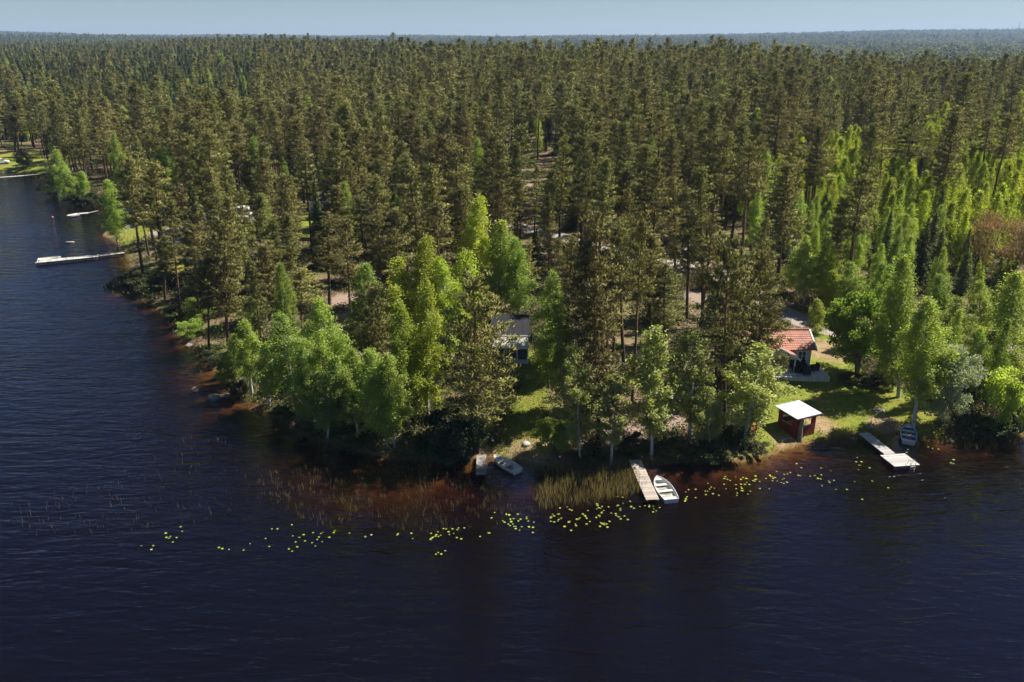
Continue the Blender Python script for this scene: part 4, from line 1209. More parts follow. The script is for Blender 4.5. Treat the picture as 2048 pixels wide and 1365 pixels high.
GC = H1(32.5, 86.0)
def cottage():
    g = GC
    r = thing('cottage', 'pale grey wooden cottage with orange tile roof and white trim beside the lawn', 'cottage', (31.0, 89.2, g))
    # local: x -4..4, y -2.4..2.4
    w = MB().box(-4.2, 4.0, -2.4, 2.4, -.3, 2.55)
    w.add([(-4.2, -2.4, 2.55), (-4.2, 2.4, 2.55), (-4.2, 0, 3.78), (4.0, -2.4, 2.55), (4.0, 2.4, 2.55), (4.0, 0, 3.78)], [(0, 1, 2), (3, 5, 4), (0, 3, 5, 2), (1, 2, 5, 4), (0, 1, 4, 3)])
    wall = w.build('wall', M['greywall'], r)
    rf = gable_roof(MB(), -4.6, 4.38, -2.95, 2.95, 2.50, 3.92).build('roof', M['tile'], r)
    bb = MB()
    for xx in (-4.68, 4.382):
        for sg in (-1, 1):
            bb.slab([(xx, sg * 3.0, 2.56), (xx + .16, sg * 3.0, 2.56), (xx + .16, 0, 4.02), (xx, 0, 4.02)], .26)
    bb.build('bargeboard', M['white'], r)
    rc = MB(); rc.tubes([(-4.6, 0, 4.0), (0, 0, 4.0), (4.38, 0, 4.0)], .11, 8); rc.build('ridge_tile', M['tile'], rf)
    MB().box(-1.9, -1.3, .3, .9, 3.3, 4.75).build('chimney', M['brick'], rf)
    cb = MB()
    for xx, yy in ((3.93, -2.46), (3.93, 2.36), (-4.27, -2.46)): cb.box(xx, xx + .14, yy, yy + .1, -.2, 2.5)
    cb.build('corner_board', M['white'], r)
    window('window', 2.5, 3.55, .85, 2.2, -2.402, r, nx=2)
    window('window', -3.7, -2.5, .85, 2.2, -2.402, r, nx=2)
    d = MB().box(-.9, .1, -2.46, -2.405, .25, 2.3).build('door', M['white'], r)
    MB().bar((-.05, -2.5, 1.25), (-.05, -2.58, 1.25), .03).build('handle', M['steel'], d)
    # porch: gabled roof reaching toward the lake on white posts
    pr = MB()
    for sg in (-1, 1):
        for k in range(7):
            a, b_ = k / 7, (k + 1) / 7
            x1, x2 = -.4 + sg * 2.45 * (1 - a), -.4 + sg * 2.45 * (1 - b_) - sg * .0
            z1, z2 = 2.02 + 1.32 * a, 2.02 + 1.32 * b_
            pr.slab([(x1, -4.75, z1 + .03), (x1, -1.9, z1 + .03), (x2 - sg * .03, -1.9, z2 + .012), (x2 - sg * .03, -4.75, z2 + .012)], .1)
    po = pr.build('porch_roof', M['tile'], r)
    pb = MB()
    for sg in (-1, 1): pb.slab([(-.4 + sg * 2.5, -4.86, 2.06), (-.4 + sg * 2.5, -4.755, 2.06), (-.4, -4.755, 3.45), (-.4, -4.86, 3.45)], .22)
    pb.build('porch_bargeboard', M['white'], po)
    MB().add([(-2.6, -4.6, 2.0), (1.8, -4.6, 2.0), (-.4, -4.6, 3.2), (-2.6, -4.5, 2.0), (1.8, -4.5, 2.0), (-.4, -4.5, 3.2)], [(0, 1, 2), (3, 5, 4), (0, 3, 4, 1), (1, 4, 5, 2), (2, 5, 3, 0)]).build('porch_gable', M['greywall'], po)
    for xx in (-2.4, -1.2, .7, 1.5):
        MB().box(xx - .07, xx + .07, -4.62, -4.48, .3, 2.02).build('porch_post', M['white'], r)
    # terrace
    t = MB(); n = 26
    for k in range(n):
        x0 = -2.4 + 7.7 * k / n; t.box(x0, x0 + 7.7 / n - .012, -5.75, -2.47, .22, .27)
    for k in range(5): t.box(4.06 + k * .25, 4.06 + k * .25 + .238, -2.46, -1.9 + .0 * k, .22, .27)
    t.box(-2.4, 5.3, -5.70, -5.62, -.35, .215); t.box(5.18, 5.26, -5.6, -1.9, -.35, .215); t.box(-2.4, -2.32, -5.6, -2.5, -.35, .215)
    t.build('terrace', M['deck'], r)
    st = MB().box(-.1, 1.6, -5.2, -4.65, .275, .42); st.build('porch_step', M['white'], r)
    return r
cottage()

def seat(name, label, cat, x, y, z, rz, W, group=None):
    """a boxy wicker armchair or sofa: seat, back, two arms, cushion"""
    r = thing(name, label, cat, (x, y, z), rz, group)
    MB().box(-W / 2, W / 2, -.38, .38, .12, .36).build('seat', M['wicker'], r, bevel=.02)
    MB().hexa([(-W / 2, .26, .36), (W / 2, .26, .36), (W / 2, .40, .36), (-W / 2, .40, .36)], [(-W / 2, .32, .86), (W / 2, .32, .86), (W / 2, .44, .86), (-W / 2, .44, .86)]).build('back', M['wicker'], r, bevel=.015)
    for sg in (-1, 1):
        a = sg * W / 2
        MB().box(min(a, a - sg * .13), max(a, a - sg * .13), -.38, .255, .365, .60).build('arm', M['wicker'], r, bevel=.015)
    MB().box(-W / 2 + .15, W / 2 - .15, -.36, .24, .365, .48).build('cushion', M['cushion'], r, bevel=.03)
    for sx in (-1, 1):
        for sy in (-1, 1): MB().box(sx * (W / 2 - .06) - .03, sx * (W / 2 - .06) + .03, sy * .33 - .03, sy * .33 + .03, 0, .119).build('leg', M['wicker'], r)
    return r
zt = GC + .275
seat('outdoor_sofa', 'black wicker sofa against the cottage wall under the window', 'sofa', 33.55, 86.15, zt, 0, 1.75)
seat('armchair', 'black wicker armchair at the open end of the terrace table', 'chair', 35.2, 85.5, zt, R(-80), .8, 'wicker chairs on the terrace')
seat('armchair', 'black wicker armchair with its back to the lake', 'chair', 33.8, 84.25, zt, R(180), .8, 'wicker chairs on the terrace')
seat('armchair', 'black wicker armchair nearest the white porch posts', 'chair', 32.9, 84.7, zt, R(125), .78, 'wicker chairs on the terrace')
tb = thing('terrace_table', 'low dark table between the wicker seats on the terrace', 'table', (34.0, 85.2, zt))
MB().box(-.6, .6, -.35, .35, .42, .47).build('table_top', M['wicker'], tb)
for sx in (-1, 1):
    for sy in (-1, 1): MB().box(sx * .52 - .03, sx * .52 + .03, sy * .28 - .03, sy * .28 + .03, 0, .419).build('leg', M['wicker'], tb)
MB().box(-.5, .5, -.27, .27, .12, .15).build('shelf', M['wicker'], tb)
gr = thing('flower_pot', 'pale round pot beside the porch posts', 'pot', (32.75, 83.9, zt))
V, F = tube([(0, 0, 0), (0, 0, .18), (0, 0, .34)], [.14, .2, .22], 12); link('pot', mesh_np('pot', V, F, M['palestone'], smooth=True), gr)
rg = np.random.default_rng(3); V, F = leaves(np.array([0, 0, .42]) + ball(rg, 90) * .24, rg.normal(size=(90, 3)) + [0, 0, 1], .16, .08, rg)
link('plant', mesh_np('plant', V, F, M['maple']), gr)

# ------------------------------------------------------------------ red open shelter
def shelter():
    c = at(1591, 859); g = H1(c[0], c[1])
    r = thing('shelter', 'red boarded open sided shelter with a flat white roof by the shore', 'shelter', (c[0], c[1], g), R(24.5))
    a = 1.28
    for sx in (-1, 1):
        for sy in (-1, 1):
            wd = .56
            p = MB()
            x0, x1 = sorted((sx * a, sx * (a - wd))); y0, y1 = sorted((sy * a, sy * (a - .07)))
            p.box(x0, x1, y0, y1, -.2, 1.98 - .0 * sx)
            y0, y1 = sorted((sy * (a - .072), sy * (a - wd))); x0, x1 = sorted((sx * a, sx * (a - .07)))
            p.box(x0, x1, y0, y1, -.2, 1.98); p.build('corner_post', M['red'], r)
    for k, (sg, ax) in enumerate(((-1, 'x'), (-1, 'y'), (1, 'y'))):
        p = MB(); q = MB()
        lo, hi = sorted((sg * (a - .01), sg * (a - .06)))
        if ax == 'x': p.box(lo, hi, -(a - .565), a - .565, -.2, .98); q.box(lo - .04, hi + .04, -(a - .565), a - .565, .983, 1.03)
        else: p.box(-(a - .565), a - .565, lo, hi, -.2, .98); q.box(-(a - .565), a - .565, lo - .04, hi + .04, .983, 1.03)
        o = p.build('half_wall', M['red'], r); q.build('rail', M['white'] if k == 1 else M['log'], o)
    b = MB()
    for sg in (-1, 1):
        b.box(-a - .02, a + .02, sg * a - .06, sg * a + .06, 1.983, 2.10)
        b.box(sg * a - .06, sg * a + .06, -a + .07, a - .07, 1.983, 2.10)
    b.build('roof_beam', M['red'], r)
    k = 1.62
    rf = MB().slab([(-k, -k, 2.22), (k, -k, 2.22), (k, k, 2.30), (-k, k, 2.30)], .07).build('roof', M['roofwhite'], r)
    sm = MB()
    for q in range(1, 5):
        xx = -k + 2 * k * q / 5; sm.slab([(xx - .015, -k + .01, 2.235), (xx + .015, -k + .01, 2.235), (xx + .015, k - .01, 2.315), (xx - .015, k - .01, 2.315)], .014)
    sm.build('roof_seam', M['plastic'], rf)
    MB().box(-k + .05, k - .05, -k + .0, -k + .03, 2.02, 2.135).build('fascia', M['red'], rf)
    bn = MB().box(-.9, .9, .75, 1.15, .42, .47); bn.box(-.9, -.82, .8, 1.1, -.1, .418); bn.box(.82, .9, .8, 1.1, -.1, .418); bn.build('bench', M['log'], r)
    return c
SHC = shelter()
c = at(1592, 857)
t = thing('picnic_table', 'weathered small table standing inside the red shelter', 'table', (c[0] - .15, c[1] + .1, H1(c[0], c[1])), R(45))
tp_ = MB()
for k in range(5): tp_.box(-.55, .55, -.35 + k * .14, -.35 + k * .14 + .13, .70, .74)
tp_.build('table_top', M['log'], t)
for sx in (-1, 1):
    for sy in (-1, 1): MB().bar((sx * .45, sy * .25, -.05), (sx * .42, sy * .22, .70), .035).build('leg', M['log'], t)

# dead stump, fallen branch, ring of fire stones, boulders
def stump():
    p = at(1598, 882)
    r = thing('dead_trunk', 'broken grey tree trunk standing in front of the red shelter', 'tree trunk', (p[0], p[1], p[2] - .1))
    V, F = tube([(0, 0, 0), (.03, 0, .7), (.0, .03, 1.5), (.06, 0, 2.25)], [.30, .23, .20, .17], 10)
    V[-10:, 2] += np.array([.25, .1, -.1, .18, .3, .02, -.15, .05, .22, .3])
    link('trunk', mesh_np('trunk', V, F, M['snag'], smooth=True), r)
    MB().tubes([(.15, 0, 1.75), (.32, -.05, 2.0), (.36, -.05, 2.35)], [.08, .05, .02], 6).build('branch_stub', M['snag'], r)
stump()
p = at(1572, 882)
b = thing('fallen_branch', 'bleached crooked branch lying in front of the red shelter', 'branch', (p[0], p[1], p[2] + .05))
MB().tubes([(-.75, -.25, 0), (-.2, 0, .06), (.2, .25, .10), (.75, .3, .03)], [.05, .06, .05, .03], 6).build('branch', M['log'], b)
MB().tubes([(.2, .25, .1), (.45, .1, .16), (.7, .08, .1)], [.04, .025, .012], 5).build('twig', M['log'], b)

def rock(rng, r, sq=.7):
    import bmesh
    bm = bmesh.new(); bmesh.ops.create_icosphere(bm, subdivisions=2, radius=r)
    f = rng.normal(size=(4, 3))
    for v in bm.verts:
        n = v.co.normalized(); k = 1 + sum(.11 * math.sin(3 * float(n.dot(Vector(q)))) for q in f)
        v.co = Vector((n.x * r * k * 1.15, n.y * r * k, n.z * r * k * sq))
    me = bpy.data.meshes.new('rock'); bm.to_mesh(me); bm.free(); return me

rg = np.random.default_rng(14)
p = at(1757, 822)
fp = thing('fire_pit', 'ring of rough stones round a heap of charred logs on the lawn', 'fire pit', (p[0], p[1], p[2]))
for k in range(13):
    a = k * 6.283 / 13 + rg.normal() * .08
    me = rock(rg, rg.uniform(.10, .16)); me.materials.append(M['stone' if k % 3 else 'palestone'])
    o = link('ring_stone', me, fp); o.location = (math.cos(a) * .52, math.sin(a) * .52, .06); o.rotation_euler = (0, 0, rg.random() * 6)
for k in range(5):
    a = k * 1.3; MB().tubes([(math.cos(a) * .5, math.sin(a) * .5, .06), (-math.cos(a) * .35, -math.sin(a) * .3, .2 + .03 * k)], [.06, .05], 6).build('log', M['burnt' if k % 2 else 'log'], fp)

for (px, py, r_, m_, lb) in [
  (432, 796, .75, 'stone', 'long flat boulder at the tip of the point in shallow water'),
  (452, 793, .45, 'stone', 'smaller boulder next to the long flat boulder on the point'),
  (1053, 890, .42, 'palestone', 'pale stone lying on the grass above the moored grey boat'),
  (1743, 855, .22, 'palestone', 'little pale stone on the lawn edge near the platform dock'),
  (1737, 858, .26, 'stone', 'brown stone on the lawn edge near the platform dock'),
  (378, 692, .5, 'stone', 'rounded boulder at the orange shallow water edge'),
  (356, 664, .45, 'stone', 'boulder at the foot of the bright bush on the shore'),
  (392, 780, .5, 'wooddark', 'dark wet rock breaking the surface off the point'),
  (1705, 878, .25, 'stone', 'low stone at the land end of the platform dock'),
  (1900, 882, .35, 'stone', 'shore stone under the silver willow'),
  (262, 455, .95, 'palestone', 'big pale boulder on the small beach')]:
    p = at(px, py); me = rock(rg, r_, .6); me.materials.append(M[m_])
    o = link('boulder', me); o.location = (p[0], p[1], p[2] + (.05 if p[2] > .05 else -.02)); o.rotation_euler = (0, 0, rg.random() * 6); o.data.shade_smooth()
    tag(o, lb, 'rock')

# ------------------------------------------------------------------ cabin with dark roof and glazed porch
def cabin():
    x0, x1 = -2.3, 1.95; g = H1(0, 89)
    r = thing('cabin', 'grey cabin with a dark low roof and a glazed white porch behind the huge pine', 'cabin', (0, 87.4, g))
    k = 1.5 - g
    w = MB().hexa([(x0, 3.0, -.3), (x1 - .1, 3.0, -.3), (x1 - .1, 7.0, -.3), (x0, 7.0, -.3)], [(x0, 3.0, 2.5), (x1 - .1, 3.0, 2.5), (x1 - .1, 7.0, 3.5), (x0, 7.0, 3.5)])
    w.build('wall', M['greywall'], r)
    rf = MB().slab([(x0 - .3, 2.6, 2.66), (x1 + .2, 2.6, 2.66), (x1 + .2, 7.3, 3.72), (x0 - .3, 7.3, 3.72)], .16).build('roof', M['darkroof'], r)
    sm = MB()
    for q in range(4):
        xx = x0 + q * 1.2; sm.slab([(xx, 2.62, 2.69), (xx + .05, 2.62, 2.69), (xx + .05, 7.28, 3.745), (xx, 7.28, 3.745)], .022)
    sm.build('roof_seam', M['darkroof'], rf)
    MB().box(x0 - .3, x1 + .22, 2.54, 2.595, 2.40, 2.66).build('fascia', M['white'], rf)
    pr = MB()
    for q in range(6):
        a = q / 6; pr.slab([(x0, -.15 + 2.65 * a, 2.19 + .05 * a * 6 * .9), (x1, -.15 + 2.65 * a, 2.19 + .05 * a * 6 * .9), (x1, -.13 + 2.65 * (a + 1 / 6), 2.22 + .05 * a * 6 * .9), (x0, -.13 + 2.65 * (a + 1 / 6), 2.22 + .05 * a * 6 * .9)], .05)
    pr.build('porch_roof', M['oldroof'], r)
    MB().box(x0, x1 + .02, -.22, -.16, 1.98, 2.2).build('porch_fascia', M['white'], r)
    MB().box(x0, x1 - .1, 0, .08, -.3, .55).build('porch_parapet', M['greywall'], r)
    for q in range(4):
        xx = x1 - .1 - q * 1.25
        MB().box(xx - .07, xx + .07, -.02, .1, .55 if q else -.3, 2.0).build('porch_post', M['white'], r)
    MB().box(x0, x1 - .18, .03, .05, .56, 1.95).build('porch_glass', M['glass'], r)
    MB().box(x1 - .16, x1 - .08, .12, 2.9, -.3, 2.1).build('porch_side_wall', M['white'], r)
    MB().box(x0, x1 - .2, .1, 2.9, -.3, .1).build('porch_floor', M['deck'], r)
cabin()

# ------------------------------------------------------------------ docks
def dock(name, label, a, b_, width, z, m='deckx', posts=True, plank=.15, trim=None):
    a, b_ = np.array(a[:2], float), np.array(b_[:2], float)
    L_ = float(np.hypot(*(b_ - a))); rz = math.atan2(b_[1] - a[1], b_[0] - a[0])
    r = thing(name, label, 'dock', (a[0], a[1], 0), rz)
    d = MB(); n = int(L_ / plank); rr_ = np.random.default_rng(int(L_ * 100))
    for k in range(n):
        e1, e2 = rr_.normal() * .012, rr_.normal() * .012
        d.box(k * plank, (k + 1) * plank - .018, -width / 2 + e1, width / 2 + e2, z - .035 + rr_.normal() * .003, z + rr_.normal() * .003)
    mm = boards(name + '_planks', DOCKCOL[m], plank, .85, 'X', .5, .35)
    d.build('deck', mm, r)
    be = MB()
    for s_ in (-1, 1): be.box(0, L_ - .02, s_ * (width / 2 - .12) - .05, s_ * (width / 2 - .12) + .05, z - .20, z - .045)
    be.build('beam', M['wooddark'], r)
    if posts:
        for xx in np.arange(.5, L_, 2.4):
            for s_ in (-1, 1): MB().bar((xx, s_ * (width / 2 - .22), -1.6), (xx, s_ * (width / 2 - .22), z - .05), .06).build('post', M['wooddark'], r)
    return r
DOCKCOL = {'deckx': (.43, .40, .375), 'deckwarm': (.40, .34, .29), 'pale': (.45, .43, .395), 'dark': (.27, .24, .22)}
ZD = .42
a, b_ = flat(1270, 920, ZD), flat(1306, 1001, ZD)
wd_ = .5 * (np.hypot(*(flat(1282, 921, ZD) - flat(1257, 921, ZD))[:2]) + np.hypot(*(flat(1321, 1000, ZD) - flat(1291, 1002, ZD))[:2])) * .92
dock('dock', 'long grey plank dock with a sunlit end beside the white rowing boat', a, b_, wd_, ZD, 'deckwarm')
a, b_ = flat(1727, 866, ZD), flat(1781, 909, ZD)
dock('dock', 'narrow plank walkway leading from the lawn to the square bathing platform', a, b_, 1.15, ZD)
pl = flat(1795, 921, ZD)
q = [flat(*k, ZD) for k in ((1759, 911), (1808, 907), (1840, 931), (1789, 934))]
e1 = ((q[1] - q[0]) + (q[2] - q[3]))[:2] / 2; e2 = ((q[3] - q[0]) + (q[2] - q[1]))[:2] / 2
ctr = sum(q) / 4
ang = math.atan2(e1[1], e1[0])
Lw, Ld = float(np.hypot(*e1)), float(np.hypot(*e2))
Ld = min(Ld, 3.0)
a = ctr[:2] - np.array([math.cos(ang), math.sin(ang)]) * Lw / 2; b_ = ctr[:2] + np.array([math.cos(ang), math.sin(ang)]) * Lw / 2
pf = thing('bathing_platform', 'square sunlit bathing platform of grey planks with a small ladder', 'platform', (ctr[0], ctr[1], 0), ang)
d = MB(); rr_ = np.random.default_rng(9); n = int(Ld / .16)
sk_ = ((e2 @ np.array([math.cos(ang), math.sin(ang)])) / Ld) * .9
for k in range(n):
    y0 = -Ld / 2 + k * .16; xo = -sk_ * (y0)
    d.hexa([(-Lw / 2 + xo, y0, ZD + .005), (Lw / 2 + xo, y0, ZD + .005), (Lw / 2 + xo, y0 + .145, ZD + .005), (-Lw / 2 + xo, y0 + .145, ZD + .005)], [(-Lw / 2 + xo, y0, ZD + .045), (Lw / 2 + xo, y0, ZD + .045), (Lw / 2 + xo, y0 + .145, ZD + .045), (-Lw / 2 + xo, y0 + .145, ZD + .045)])
d.build('deck', boards('platform_planks', (.43, .41, .385), .16, .85, 'Y', .5, .25), pf)
fr = MB()
for s_ in (-1, 0, 1): fr.hexa([(-Lw / 2 + .1, s_ * (Ld / 2 - .1) - .06, .08), (Lw / 2 - .1, s_ * (Ld / 2 - .1) - .06, .08), (Lw / 2 - .1, s_ * (Ld / 2 - .1) + .06, .08), (-Lw / 2 + .1, s_ * (Ld / 2 - .1) + .06, .08)], [(-Lw / 2 + .1, s_ * (Ld / 2 - .1) - .06, ZD), (Lw / 2 - .1, s_ * (Ld / 2 - .1) - .06, ZD), (Lw / 2 - .1, s_ * (Ld / 2 - .1) + .06, ZD), (-Lw / 2 + .1, s_ * (Ld / 2 - .1) + .06, ZD)])
fr.build('frame', M['wooddark'], pf)
for s_ in (-1, 1):
    for s2 in (-1, 1): MB().bar((s_ * (Lw / 2 - .3), s2 * (Ld / 2 - .3), -1.8), (s_ * (Lw / 2 - .3), s2 * (Ld / 2 - .3), .08), .07).build('post', M['wooddark'], pf)
ld = thing('ladder', 'small swimming ladder hooked over the platform end', 'ladder', (ctr[0], ctr[1], 0), ang)
lx = Lw / 2 - .75; ly = -Ld / 2 - .06
xo = sk_ * Ld / 2
for s_ in (-.24, .24):
    MB().tubes([(lx + xo + s_, ly - .02, -.5), (lx + xo + s_, ly - .02, .75), (lx + xo + s_, ly + .12, .95), (lx + xo + s_, ly + .4, .9), (lx + xo + s_, ly + .45, .47)], .025, 6).build('rail', M['steel'], ld)
for zz in (-.2, .05, .3): MB().box(lx + xo - .24, lx + xo + .24, ly - .08, ly + .04, zz, zz + .05).build('rung', M['log'], ld)
a, b_ = flat(963, 910, .35), flat(962, 950, .35)
dock('dock', 'short weathered dock in the shade beside the dense dark bush', a, b_, .95, .35, 'dark')
a, b_ = flat(248, 505, .45), flat(196, 512, .45)
dock('dock', 'gangway from the beach to the long pale pontoon', a, b_, 1.1, .45, 'pale')
a, b_ = flat(197, 511.5, .5), flat(71, 524, .5)
r = dock('pontoon', 'long pale floating pontoon reaching out into the open lake', a, b_, 1.9, .5, 'pale', posts=False, plank=.2)
L_ = float(np.hypot(*(b_ - a)[:2]))
for k in range(5):
    xx = L_ * (k + .1) / 5
    MB().box(xx, xx + L_ / 5 - .15, -.85, .85, -.25, .29).build('float', M['palestone'], r)
for xx in (.5, L_ * .5, L_ - .6): MB().bar((xx, .9, .5), (xx, .9, .95), .05).build('mooring_post', M['wooddark'], r)
a, b_ = flat(196, 421.5, .45), flat(176, 426, .45)
dock('dock', 'thin plank gangway of the short far dock', a, b_, .6, .45, 'dark')
a, b_ = flat(177, 426, .45), flat(157, 427.5, .45)
dock('dock', 'short pale far dock with a white boat at its end', a, b_, 1.4, .45, 'pale')
a, b_ = flat(82, 349, .5), flat(-40, 358, .5)
dock('dock', 'long thin pale dock below the far lakeside lawn', a, b_, 1.5, .5, 'pale')

# ------------------------------------------------------------------ boats
def boat(label, bow, stern, W, hull, inner, z=0.0, group=None, seats=3, oars=False, pitch=0.0):
    bow, stern = np.array(bow[:2]), np.array(stern[:2])
    L_ = float(np.hypot(*(bow - stern))); rz = math.atan2(bow[1] - stern[1], bow[0] - stern[0])
    c = (bow + stern) / 2
    r = thing('rowing_boat', label, 'boat', (c[0], c[1], z), rz, group); r.rotation_euler = (0, pitch, rz)
    ts = np.linspace(0, 1, 15)
    def half(t): return W / 2 * (.80 + .20 * math.sin(min(t / .42, 1) * math.pi / 2)) * (1 if t < .42 else max(1e-3, 1 - ((t - .42) / .58) ** 2.3) ** .8)
    def sheer(t): return .40 + .16 * t ** 2.2
    def keel(t): return -.14 + (.34 * ((t - .72) / .28) ** 2 if t > .72 else 0)
    prof = [(1.0, 1.0), (.97, .68), (.86, .34), (.58, .10), (0, 0), (-.58, .10), (-.86, .34), (-.97, .68), (-1.0, 1.0)]
    def shell(ins):
        V = []
        for t in ts:
            h, s_, k = half(t) - ins, sheer(t) - (0 if not ins else .0), keel(t) + ins * 1.2
            if ins: k = max(k, .03)
            h = max(h, .004)
            for a_, b2 in prof: V.append(((t - .5) * L_ * (1 if not ins else .985) - (.0 if not ins else 0), a_ * h, k + (s_ - k) * b2))
        return np.array(V)
    n = len(prof); F = [(i * n + j, i * n + j + 1, (i + 1) * n + j + 1, (i + 1) * n + j) for i in range(len(ts) - 1) for j in range(n - 1)]
    V1, V2 = shell(0), shell(.045)
    hb = MB().add(V1, F + [tuple(range(n))])
    hb.build('hull', M[hull], r, smooth=True)
    ib = MB().add(V2, F + [tuple(range(n))]); ib.build('liner', M[inner], r, smooth=True)
    rim = [((t - .5) * L_, half(t), sheer(t) + .012) for t in ts] + [((t - .5) * L_, -half(t), sheer(t) + .012) for t in ts[::-1]]
    rim.append(rim[0])
    MB().tubes(rim, .035, 6).build('gunwale', M[hull], r)
    tr = MB().hexa([(-L_ / 2, -half(0) * .95, .0), (-L_ / 2 + .05, -half(0) * .95, .0), (-L_ / 2 + .05, half(0) * .95, .0), (-L_ / 2, half(0) * .95, .0)], [(-L_ / 2 - .03, -half(0), .41), (-L_ / 2 + .05, -half(0), .41), (-L_ / 2 + .05, half(0), .41), (-L_ / 2 - .03, half(0), .41)])
    tr.build('transom', M[hull], r)
    fl = MB()
    for t0 in (.1, .34, .58):
        h = half(t0) * .55; fl.box((t0 - .5) * L_, (t0 - .5 + .2) * L_, -h, h, .075, .10)
    fl.build('floor', M['boatfloor'], r)
    for t0 in (.06, .38, .66)[:seats]:
        h = half(t0 + .03) - .05
        MB().box((t0 - .5) * L_, (t0 - .5) * L_ + .30, -h, h, .26, .31).build('thwart', M[hull], r)
    t0 = .86; h = half(t0) - .05
    MB().add([((t0 - .5) * L_, -h, .45), ((t0 - .5) * L_, h, .45), (.47 * L_, 0, .54), ((t0 - .5) * L_, -h, .40), ((t0 - .5) * L_, h, .40), (.47 * L_, 0, .47)], [(0, 1, 2), (3, 5, 4), (0, 3, 4, 1), (1, 4, 5, 2), (2, 5, 3, 0)]).build('foredeck', M[hull], r)
    if oars:
        for s_ in (-1, 1):
            o = MB().tubes([(-.35 * L_, s_ * .16, .36), (.25 * L_, s_ * .24, .38)], .028, 6).build('oar', M['log'], r)
    return r
boat('white rowing boat moored alongside the long grey dock', flat(1314, 957, .3), flat(1343, 1001, .3), 1.62, 'boatwhite', 'boatwhite', oars=False)
boat('faded grey rowing boat moored by the short weathered dock', flat(988, 916, .25), flat(1036, 943, .25), 1.35, 'boatgrey', 'boatgrey')
p = flat(1817, 870, .3)
b5 = boat('rowing boat with blue inside drawn up on the shore near the bathing platform', flat(1816, 855, .4), flat(1817, 886, .2), 1.5, 'boatwhite', 'boatblue', .10, oars=True, pitch=R(-4))
boat('pale boat lying along the outer end of the long pontoon', flat(122, 516, .3), flat(76, 520, .3), 1.5, 'boatgrey', 'boatgrey')
boat('white boat at the end of the short far dock', flat(134, 434, .3), flat(160, 428, .3), 1.7, 'boatwhite', 'boatwhite')
M['buoy'] = simple('faded_orange_plastic', (.55, .24, .15), .6, .1)
bu = thing('buoy', 'faded orange mooring buoy floating off the short far dock', 'buoy', (*flat(105, 436)[:2], 0))
bm_ = rock(np.random.default_rng(1), .2, .9); bm_.materials.append(M['buoy']); o = link('float', bm_, bu); o.location = (0, 0, .1)
MB().bar((0, 0, .16), (0, 0, .24), .05).build('ring', M['white'], bu)
fl_ = thing('swim_float', 'small tan and white float drifting between the far dock and the pontoon', 'float', (*flat(139, 486)[:2], 0), R(8))
MB().tubes([(-.9, 0, .08), (0, 0, .12), (.9, .1, .08)], [.12, .17, .12], 8).build('tube', M['log'], fl_, smooth=True)
MB().box(-.5, .5, .15, .6, .02, .14).build('pad', M['palestone'], fl_, bevel=.04)
lr = at(1504, 880)
lb = thing('life_buoy', 'red life buoy hanging on a post under the leaning leafy tree', 'life buoy', (lr[0], lr[1], lr[2]))
MB().bar((0, .08, -.2), (0, .08, 1.75), .05).build('post', M['log'], lb)
ring = [(math.cos(k * 6.283 / 20) * .34, -.04, 1.35 + math.sin(k * 6.283 / 20) * .34) for k in range(21)]
MB().tubes(ring, .085, 8).build('ring', M['orange'], lb, smooth=True)

# ------------------------------------------------------------------ camp: red cabin, shed, caravans, cars
def hut(name, label, px, py, W, D_, hw, hr, rz, wall, roof, wins=1, door=True, cat='cabin'):
    p = at(px, py)
    r = thing(name, label, cat, (p[0], p[1], p[2]), rz)
    w = MB().box(-W / 2, W / 2, 0, D_, -.4, hw)
    w.add([(-W / 2, 0, hw), (-W / 2, D_, hw), (-W / 2, D_ / 2, hr - .1), (W / 2, 0, hw), (W / 2, D_, hw), (W / 2, D_ / 2, hr - .1)], [(0, 1, 2), (3, 5, 4), (0, 3, 5, 2), (1, 2, 5, 4), (0, 1, 4, 3)])
    w.build('wall', M[wall], r)
    gable_roof(MB(), -W / 2 - .35, W / 2 + .35, -.45, D_ + .45, hw - .08, hr + .05, .12, 5).build('roof', M[roof], r)
    MB().box(-W / 2 - .35, W / 2 + .35, -.53, -.46, hw - .22, hw - .02).build('fascia', M['white'], r)
    for k in range(wins):
        xx = -W / 2 + W * (k + .6) / (wins + .6)
        window('window', xx - .5, xx + .5, .9, 2.0, -.002, r)
    if door:
        d = MB().box(W / 2 - 1.5, W / 2 - .6, -.05, -.002, 0, 2.0).build('door', M['white'], r)
        MB().bar((W / 2 - .75, -.06, 1), (W / 2 - .75, -.12, 1), .03).build('handle', M['steel'], d)
    return r
hut('cabin', 'dark red cabin in the shade behind the leaning shore pine', 362, 508, 6.0, 4.5, 2.4, 3.9, R(-8), 'red', 'darkroof', 2)
hut('cabin', 'small red roofed cabin half hidden behind the beach trees', 262, 424, 7.5, 5, 2.3, 3.8, R(10), 'brick', 'tile', 3)
hut('cabin', 'low pale cabin at the far end of the gravel road by the camp', 655, 424, 8, 4.5, 2.4, 3.5, R(-4), 'caravan', 'darkroof', 3)
